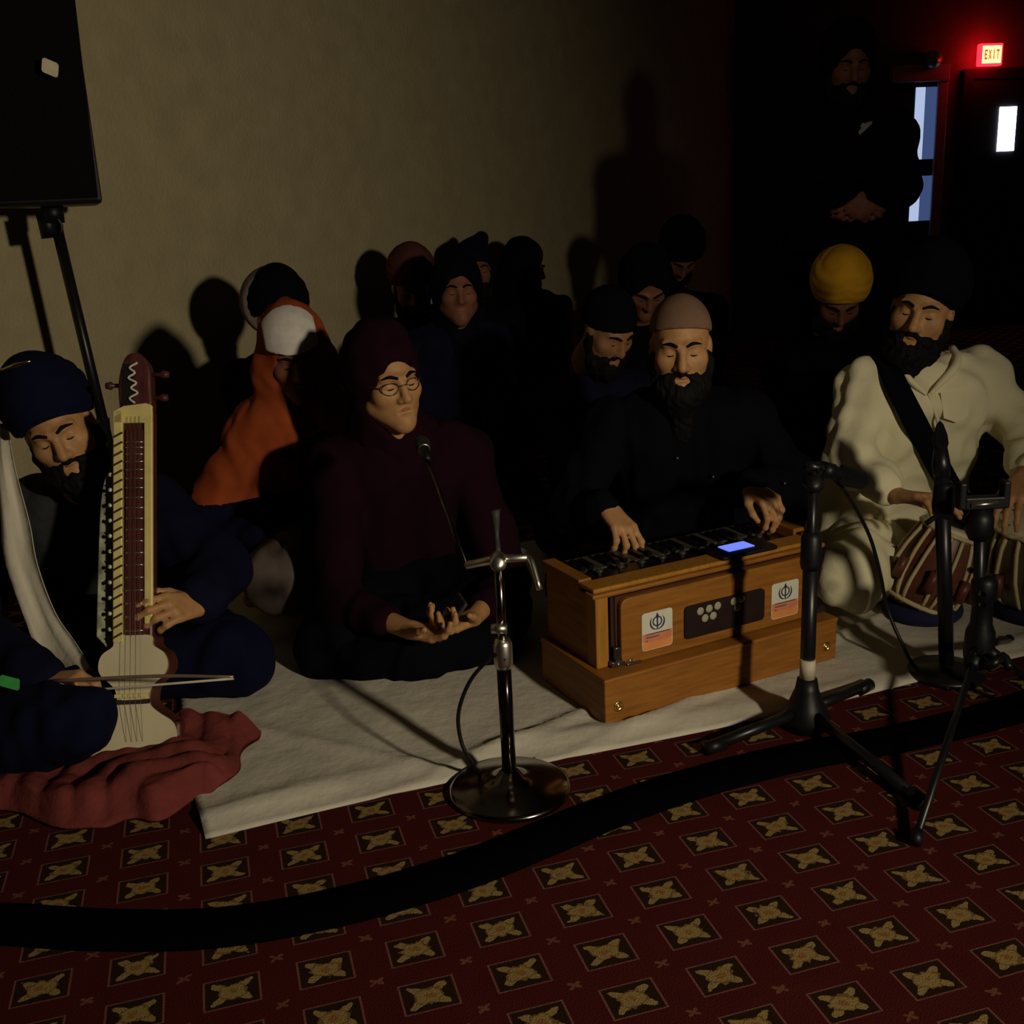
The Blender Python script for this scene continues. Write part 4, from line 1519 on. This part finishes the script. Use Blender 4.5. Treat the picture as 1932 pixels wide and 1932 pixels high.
# ---- fiddle player at the left
J = sit(-1.14, 2.80, 12, .06, zc=.47)
J['chest'] = A3(-1.13, 2.66, .47)
J['sha'], J['shb'] = A3(-1.31, 2.64, .46), A3(-.95, 2.68, .45)
J['ela'], J['wra'] = A3(-1.36, 2.42, .25), at(80, 1287, 2.16)
J['elb'], J['wrb'] = at(408, 1072, 2.56), at(374, 1140, 2.345)
J['kna'], J['knb'] = at(165, 1352, 2.22), at(440, 1238, 2.46)
J['ana'], J['anb'] = A3(-1.0, 2.45, .09), A3(-1.15, 2.42, .09)
hA = unit(at(170, 1285, 2.10) - J['wra'])
hB = unit(at(285, 1150, 2.215) - J['wrb'])
T, P, c, R, J = person('bearded person in navy turban and white scarf bowing a fiddle at left', at(107, 832, 2.46), A3(.30, -1, -.22), 18, J, GREYC, NAVY, gear='dastar', gear_mat=NAVY, beard=.9, vox=.0046,
                       sleeve=.5, hands=dict(a=(hA, A3(0, .2, -1), True, dict(curl=(55, 58, 60, 62))), b=(hB, unit(A3(-.2, .7, -.55)), False, dict(curl=(38, 42, 46, 50), thumb=(45, 20)))), seed=2, legvox=.0105)
sl = [at(432, 1085, 2.56), at(374, 1140, 2.345)]
Fd = Field(*bounds([J['shb'], sl[0], sl[1], J['sha'], J['ela'], J['wra']], .12), .008)
Fd.cone(J['shb'], J['elb'], .093, .080, .03)
Fd.cone(J['elb'], J['elb'] + (J['wrb'] - J['elb']) * .84, .080, .060, .03)
Fd.cone(J['sha'], J['ela'], .093, .080, .03)
Fd.cone(J['ela'], J['ela'] + (J['wra'] - J['ela']) * .95, .080, .060, .03)
LS = Field(*bounds([at(170, 1350, 2.13), at(-60, 1400, 2.16), A3(-1.1, 2.5, .1)], .16), .009)
LS.cone(at(150, 1362, 2.045), at(-60, 1395, 2.16), .078, .12, .05)
LS.cone(at(-60, 1395, 2.16), A3(-1.15, 2.5, .12), .12, .11, .05)
LV, LQ = wrinkle(LS.mesh(), .006, .12, 8)
LV[:, 2] = np.maximum(LV[:, 2], .006)
T.part('lap_shawl', (LV, LQ), NAVY)
T.part('jacket_sleeves', wrinkle(Fd.mesh(), .005, .1, 4), DARKBLUE)
pc = c + R @ A3(-.045, .106, .095)
T.part('turban_pin', tube([at(2, 698, 2.405), at(30, 689, 2.392), at(58, 681, 2.392)], [.0022, .0048, .0015], 8, 3), GOLD)
dv = unit(J['wrb'] - J['elb'])
a_, b_, _ = frame_of(dv)
wc = J['elb'] + (J['wrb'] - J['elb']) * .93
T.part('steel_bangle', tube([wc + .036 * (math.cos(t) * a_ + math.sin(t) * b_) for t in np.linspace(0, 2 * math.pi, 33)], .0032, 8), STEEL)
dv = unit(J['wra'] - J['ela'])
a_, b_, _ = frame_of(dv)
wc = J['ela'] + (J['wra'] - J['ela']) * .97
T.part('watch_strap', tube([wc + .035 * (math.cos(t) * a_ + math.sin(t) * b_) for t in np.linspace(0, 2 * math.pi, 25)], .006, 8), CHROME)
gp = at(21, 1288, 2.06)
T.part('green_tag', prism(rrect(-.022, .018, -.012, .013, .004), gp, unit(A3(1, 0, -.35)), unit(A3(.2, 0, 1)), .004), mat('green_tag', (.06, .42, .10), .6), smooth=False, label='bright green tag on the wrist')
NRM = [A3(.1, -1, .3)] * 7
cs = [at(4, 800, 2.58), at(12, 880, 2.47), at(30, 985, 2.44), at(42, 1060, 2.42), at(78, 1160, 2.38), at(112, 1225, 2.33), at(160, 1280, 2.24)]
ws = [A3(.012, 0, .0), A3(.02, 0, -.004), A3(.034, 0, -.006), A3(.038, 0, -.008), A3(.036, 0, .006), A3(.040, 0, .016), A3(.020, 0, .016)]
T.part('scarf', ribbon(cs, ws, NRM, .008, 8, 6, .005, 3), WHITES, label='long white scarf')

# ---- singer with spectacles in maroon
J = sit(-.31, 3.02, 18, .06, zc=.53)
J['chest'] = A3(-.30, 2.87, .52)
J['sha'], J['shb'] = A3(-.47, 2.83, .51), A3(-.13, 2.90, .51)
J['ela'], J['wra'] = at(640, 1135, 2.66), at(772, 1188, 2.46)
J['elb'], J['wrb'] = at(960, 1095, 2.78), at(893, 1165, 2.52)
J['kna'], J['knb'] = at(625, 1225, 2.62), at(935, 1160, 2.72)
J['ana'], J['anb'] = A3(-.28, 2.72, .09), A3(-.36, 2.70, .09)
T, P, c, R, J = person('singer in maroon hood and thin spectacles holding a phone in the lap', at(757, 726, 2.70), A3(.62, -1, -.10), 6, J, MAROON, BLACK, gear='hood', gear_mat=MAROON, beard=False, vox=.0046,
                       hands=dict(a=(unit(at(850, 1200, 2.40) - J['wra']), unit(A3(.15, -.15, 1)), True, dict(curl=(28, 34, 40, 48), thumb=(40, 10))), b=(unit(at(815, 1195, 2.42) - J['wrb']), unit(A3(-.3, -.2, 1)), False, dict(curl=(32, 38, 42, 46), thumb=(55, 15)))), sleeve=.72, seed=7, mouth=.004, rk=1.0, legvox=.0105)
gl = []
for q in (-1, 1):
    gl.append(tube([P(q * .033, .093 - .004, 0) + R @ A3(.022 * math.cos(t), -.012 * abs(math.cos(t)) * (1 if math.cos(t) * q > 0 else .1), .0155 * math.sin(t) - .001) for t in np.linspace(0, 2 * math.pi, 25)], .0013, 6))
    gl.append(tube([P(q * .055, .080, .004), P(q * .072, .05, .006), P(q * .078, .0, .002)], .0017, 6))
gl.append(tube([P(-.011, .096, .004), P(0, .099, .006), P(.011, .096, .004)], .0013, 6, 3))
T.part('spectacles', join(*gl), mat('spectacle_frame', (.06, .05, .04), .25, .6))
LS = Field(*bounds([at(610, 1250, 2.58), at(940, 1205, 2.62), at(780, 1235, 2.55)], .12), .009)
LS.cone(at(625, 1250, 2.60), at(780, 1236, 2.53), .070, .062, .04)
LS.cone(at(780, 1236, 2.53), at(930, 1205, 2.62), .062, .070, .04)
LV, LQ = wrinkle(LS.mesh(), .005, .1, 18)
LV[:, 2] = np.maximum(LV[:, 2], .012)
T.part('lap_cloth', (LV, LQ), BLACK)
PH = Thing('smartphone', at(842, 1180, 2.42), 'dark smartphone held in the lap by the maroon-hooded singer', 'phone')
pu, pv_ = unit(A3(.6, .1, .75)), unit(A3(-.25, .9, .2))
pv_ = unit(pv_ - pu * (pu @ pv_))
PH.part('case', prism(rrect(-.05, .07, -.034, .034, .008), at(845, 1172, 2.43), pu, pv_, .008), mat('phone_case', (.05, .04, .055), .3), smooth=False, bevel=.002)
PH.part('screen', prism(rrect(-.045, .065, -.030, .030, .004), at(845, 1172, 2.43) + np.cross(pu, pv_) * .0082, pu, pv_, .001), mat('phone_dark_glass', (.02, .02, .03), .1), smooth=False)

# ---- harmonium player
J = sit(.52, 3.08, -2, .08, zc=.57)
J['chest'] = A3(.475, 2.91, .57)
J['sha'], J['shb'] = A3(.29, 2.90, .565), A3(.66, 2.92, .565)
J['ela'], J['wra'] = A3(.16, 2.78, .36), hp(.235, .36, .425)
J['elb'], J['wrb'] = A3(.81, 2.88, .38), hp(.635, .28, .437)
J['kna'], J['knb'] = A3(.18, 2.90, .1), A3(.72, 3.12, .1)
J['ana'], J['anb'] = A3(.55, 2.88, .08), A3(.45, 2.92, .08)
T, P, c, R, J = person('bearded harmonium player in black with a tan head wrap', at(1287, 667, 2.75), A3(-.12, -1, -.16), 0, J, BLACK, BLACK, gear='patka', gear_mat=TAN, beard=1.3, vox=.0046,
                       hands=dict(a=(unit(-HV * .75 + A3(.12, 0, -.45)), unit(-HV * .4 + DOWN), True, dict(curl=(36, 40, 42, 44), spread=7)), b=(unit(-HV * .85 + HU * .05 + A3(0, 0, -.3)), unit(-HV * .3 + DOWN), False, dict(curl=(48, 50, 52, 55)))), seed=9, legvox=.011, mouth=.003)
for px_, py_ in ((1277, 862), (1344, 897), (1478, 909)):
    q_ = on_surface([o for o in T.o.children if o.name.split('.')[0] == 'tunic'], px_, py_, -.008, 14)
    T.part('button', lathe(q_ - A3(0, .012, 0), A3(0, -1, .1), [(0, 0), (.005, 0), (.004, .003), (0, .004)], 10), STEEL)

# ---- tabla player in white
J = sit(1.12, 3.14, -4, .06, zc=.60)
J['chest'] = at(1738, 735, 2.99)
J['sha'], J['shb'] = at(1632, 735, 2.98), at(1842, 712, 3.03)
J['ela'], J['wra'] = at(1602, 865, 2.86), at(1690, 935, 2.70)
J['elb'], J['wrb'] = at(1944, 830, 2.92), at(1932, 900, 2.70)
J['pel'] = A3(1.13, 3.12, .14)
J['kna'], J['knb'] = at(1604, 1085, 2.75), at(2010, 1070, 3.09)
J['ana'], J['anb'] = A3(1.2, 3.0, .08), A3(1.06, 3.03, .08)
T, P, c, R, J = person('bearded tabla player in white kurta with black turban and black sash', at(1731, 593, 2.86), A3(-.58, -1, -.10), -12, J, WHITEC, WHITEC, gear='dastar', gear_mat=BLACK, beard=.8, vox=.0046,
                       hands=dict(a=(unit(at(1760, 938, 2.62) - J['wra']), unit(A3(0, -.3, -1)), True, dict(curl=(20, 22, 26, 30), spread=6)), b=(unit(at(1912, 950, 2.62) - J['wrb']), unit(A3(-.2, -.3, -1)), False, dict(curl=(24, 26, 28, 32), spread=6))), sleeve=.80, seed=21, fold=.009, legvox=.0105, mouth=.003, rk=1.04)
TU = [o for o in T.o.children if o.name.split('.')[0] == 'tunic']
cs = [at(1660, 655, 2.97)] + [on_surface(TU, x_, y_, .010, 14) for x_, y_ in ((1684, 712), (1705, 755), (1728, 800), (1752, 845), (1776, 890), (1800, 930))] + [at(1850, 985, 2.95)]
ws = [A3(.026, 0, .012), A3(.026, 0, .014), A3(.026, 0, .016), A3(.026, 0, .018), A3(.026, 0, .018), A3(.026, 0, .018), A3(.026, 0, .018), A3(.024, 0, .02)]
T.part('sash', ribbon(cs, ws, [A3(-.1, -1, .15)] * 8, .006, 6, 6, .002, 5), BLACK, label='black cloth sash across the chest')
def patch(objs, poly, th=.004):
    top = [on_surface(objs, x_, y_, .003 + th, 9) for x_, y_ in poly]
    back = [p + unit(p - A3(0, 0, H)) * (th + .006) for p in top]
    k = len(poly)
    Fc = [tuple(range(k)), tuple(range(k, 2 * k))[::-1]] + [(i, (i + 1) % k, k + (i + 1) % k, k + i) for i in range(k)]
    return np.array(top + back), Fc


T.part('collar', join(tube([at(1796, 655, 3.0), on_surface(TU, 1806, 678, .004), on_surface(TU, 1796, 700, .004), on_surface(TU, 1775, 722, .004), on_surface(TU, 1756, 742, .004)], [.010, .013, .013, .010, .005], 10, 4),
                       tube([at(1690, 668, 2.99), on_surface(TU, 1706, 704, .004), on_surface(TU, 1726, 726, .004), on_surface(TU, 1748, 744, .004)], [.008, .010, .009, .005], 10, 4)), WHITEC)
T.part('placket', tube([on_surface(TU, 1752, 742, .001), on_surface(TU, 1768, 790, .001), on_surface(TU, 1782, 840, .001)], .0045, 8, 5), WHITEC)
T.part('chest_pocket', patch(TU, [(1776, 742), (1822, 738), (1826, 784), (1805, 796), (1782, 788)]), WHITEC, smooth=False, bevel=.002)

# ---- listener in orange scarf with white headband
J = sit(-.66, 3.36, 16, .06, zc=.56)
J['chest'] = A3(-.63, 3.22, .53)
J['sha'], J['shb'] = A3(-.80, 3.19, .51), A3(-.46, 3.26, .51)
J['kna'], J['knb'] = at(520, 1092, 2.86), A3(-.58, 3.02, .1)
J['ana'], J['anb'] = A3(-.55, 3.0, .09), A3(-.7, 3.02, .09)
J['ela'], J['wra'] = A3(-.93, 3.1, .28), A3(-.70, 2.98, .22)
J['elb'], J['wrb'] = A3(-.52, 3.15, .28), A3(-.62, 3.02, .22)
T, P, c, R, J = person('listener draped in an orange head scarf with a white headband', at(562, 690, 3.06), A3(.28, -1, -.30), 4, J, NAVY, TAUPE, skin=SKIN_SHADED, gear='scarf', gear_mat=ORANGE, beard=False, vox=.006, seed=13, legvox=.010)
G = Field(*bounds([P(.12, .14, .16), P(-.12, -.14, -.02), P(.12, -.14, .16), P(-.12, .14, -.02)], .03), .005)
G.ell(P(.006, -.014, .037), R, A3(.098, .116, .122), 0, cut=lambda x, y, z: np.maximum(np.maximum(.006 + .1 * np.abs(x) - z, np.abs(x) - .075), .01 - y))
T.part('headband', G.mesh(), mat('white_headband', (.62, .58, .55), .9))

# ---- listeners further back along the wall
def listener(label, ex, ey, Y, fwd, roll, gear, gm, beard, top=BLACK, skin=SKIN_SHADED, seed=1, face=0, **k):
    e = at(ex, ey, Y)
    f = unit(A3(*fwd))
    J = sit(e[0] - f[0] * .06, Y + .16, face, .04, s=.62, zc=min(.66, max(.5, e[2] - .2)))
    J['chest'][0] = e[0] - f[0] * .09
    J['chest'][1] = Y + .13
    S = J['S']
    J['sha'], J['shb'] = J['chest'] - S * .175 - A3(0, 0, .02), J['chest'] + S * .175 - A3(0, 0, .02)
    return person(label, e, fwd, roll, J, top, BLACK, skin=skin, gear=gear, gear_mat=gm, beard=beard, vox=.0095, seed=seed, legvox=.016, group='listeners along the wall', **k)


T, P, c, R, J = listener('listener in black turban directly behind the orange scarf', 532, 610, 3.76, (.25, -1, -.1), 0, 'dastar', BLACK, False, seed=31, brows=False)
G = Field(*bounds([P(.14, .17, .2), P(-.14, -.2, -.1), P(.14, -.2, .2), P(-.14, .17, -.1)], .02), .007)
G.ell(P(.012, -.05, .06), R, A3(.124, .11, .128), 0, cut=lambda x, y, z: np.maximum(-.10 - z, y - .05))
T.part('shawl_edge', G.mesh(), mat('pale_shawl', (.16, .12, .10), .9))
listener('listener in round wine-coloured turban sitting against the wall', 782, 556, 4.72, (.2, -1, -.5), 0, 'dastar', WINE, True, seed=32)
listener('dark-hooded listener with dim reddish face left of centre', 868, 552, 4.15, (.15, -1, -.05), 0, 'hood', BLACK, False, seed=33, top=DARKBLUE, skin=SKIN_SHADED)
listener('listener in tall pointed dark cap by the wall', 902, 512, 5.28, (.25, -1, -.05), 0, 'peak', DARKBLUE, True, seed=34)
listener('black-hooded listener turned aside by the wall, between the pointed cap and tan head wrap', 1020, 510, 5.75, (1, .25, -.25), 0, 'hood', BLACK, True, seed=35)
listener('listener in dark cap just left of the tan head wrap', 1172, 648, 3.55, (.6, -1, -.75), 0, 'cap', BLACK, True, seed=36, top=DARKBLUE, skin=mat('half_shaded_skin', (.30, .14, .065), .6))  # skin colour partly darkened, in place of dim light on this face
listener('listener almost hidden in shadow directly above the tan head wrap', 1226, 566, 4.2, (.1, -1, -1.0), 0, 'hood', BLACK, False, seed=37)
listener('listener deep in the dark high above the harmonium player', 1290, 505, 5.1, (.2, -1, -1.2), 0, 'dastar', BLACK, True, seed=38)
listener('bearded listener in bright yellow turban behind the tabla player', 1588, 590, 3.85, (-.1, -1, -.9), 0, 'dastar', YELLOW, True, seed=39)

# ---- person standing at the back
e = at(1612, 128, 4.2)
J = dict(F=A3(0, -1, 0), S=A3(1, 0, 0))
J['pel'] = A3(e[0] + .02, 4.36, .93)
J['chest'] = A3(e[0] + .01, 4.33, 1.38)
J['sha'], J['shb'] = A3(e[0] - .18, 4.34, 1.38), A3(e[0] + .20, 4.34, 1.38)
J['ela'], J['elb'] = A3(e[0] - .20, 4.26, 1.13), A3(e[0] + .215, 4.26, 1.17)
J['wra'], J['wrb'] = at(1600, 372, 4.02), at(1640, 368, 4.02)
J['kna'], J['knb'] = A3(e[0] - .11, 4.34, .5), A3(e[0] + .13, 4.34, .5)
J['ana'], J['anb'] = A3(e[0] - .12, 4.38, .085), A3(e[0] + .14, 4.38, .085)
T, P, c, R, J = person('person standing at the back in a black hooded jacket with small chest emblem', e, A3(-.05, -1, -.35), 0, J, BLACK, BLACK, skin=SKIN_SHADED, gear='hood', gear_mat=BLACK, beard=True, vox=.0095, seed=41, legvox=.016, stand=True, rk=1.22,
                       hands=dict(a=(A3(.6, -.2, -.5), A3(.3, .6, 0), True), b=(A3(-.6, -.2, -.5), A3(-.3, .6, 0), False)))
ep = on_surface([o for o in T.o.children if o.name.split('.')[0] == 'tunic'], 1632, 240, .006, 16)
EM = mat('emblem_grey', (.42, .40, .36), .7)
T.part('chest_emblem', prism([(-.026, -.022), (-.018, -.026), (.024, .010), (.026, .020), (.010, .018), (-.002, .012), (-.010, .016), (-.018, .004), (-.014, -.002), (-.024, -.012)], ep, A3(1, 0, 0), unit(A3(0, .1, 1)), .004), EM, smooth=False, label='small pale grey emblem')
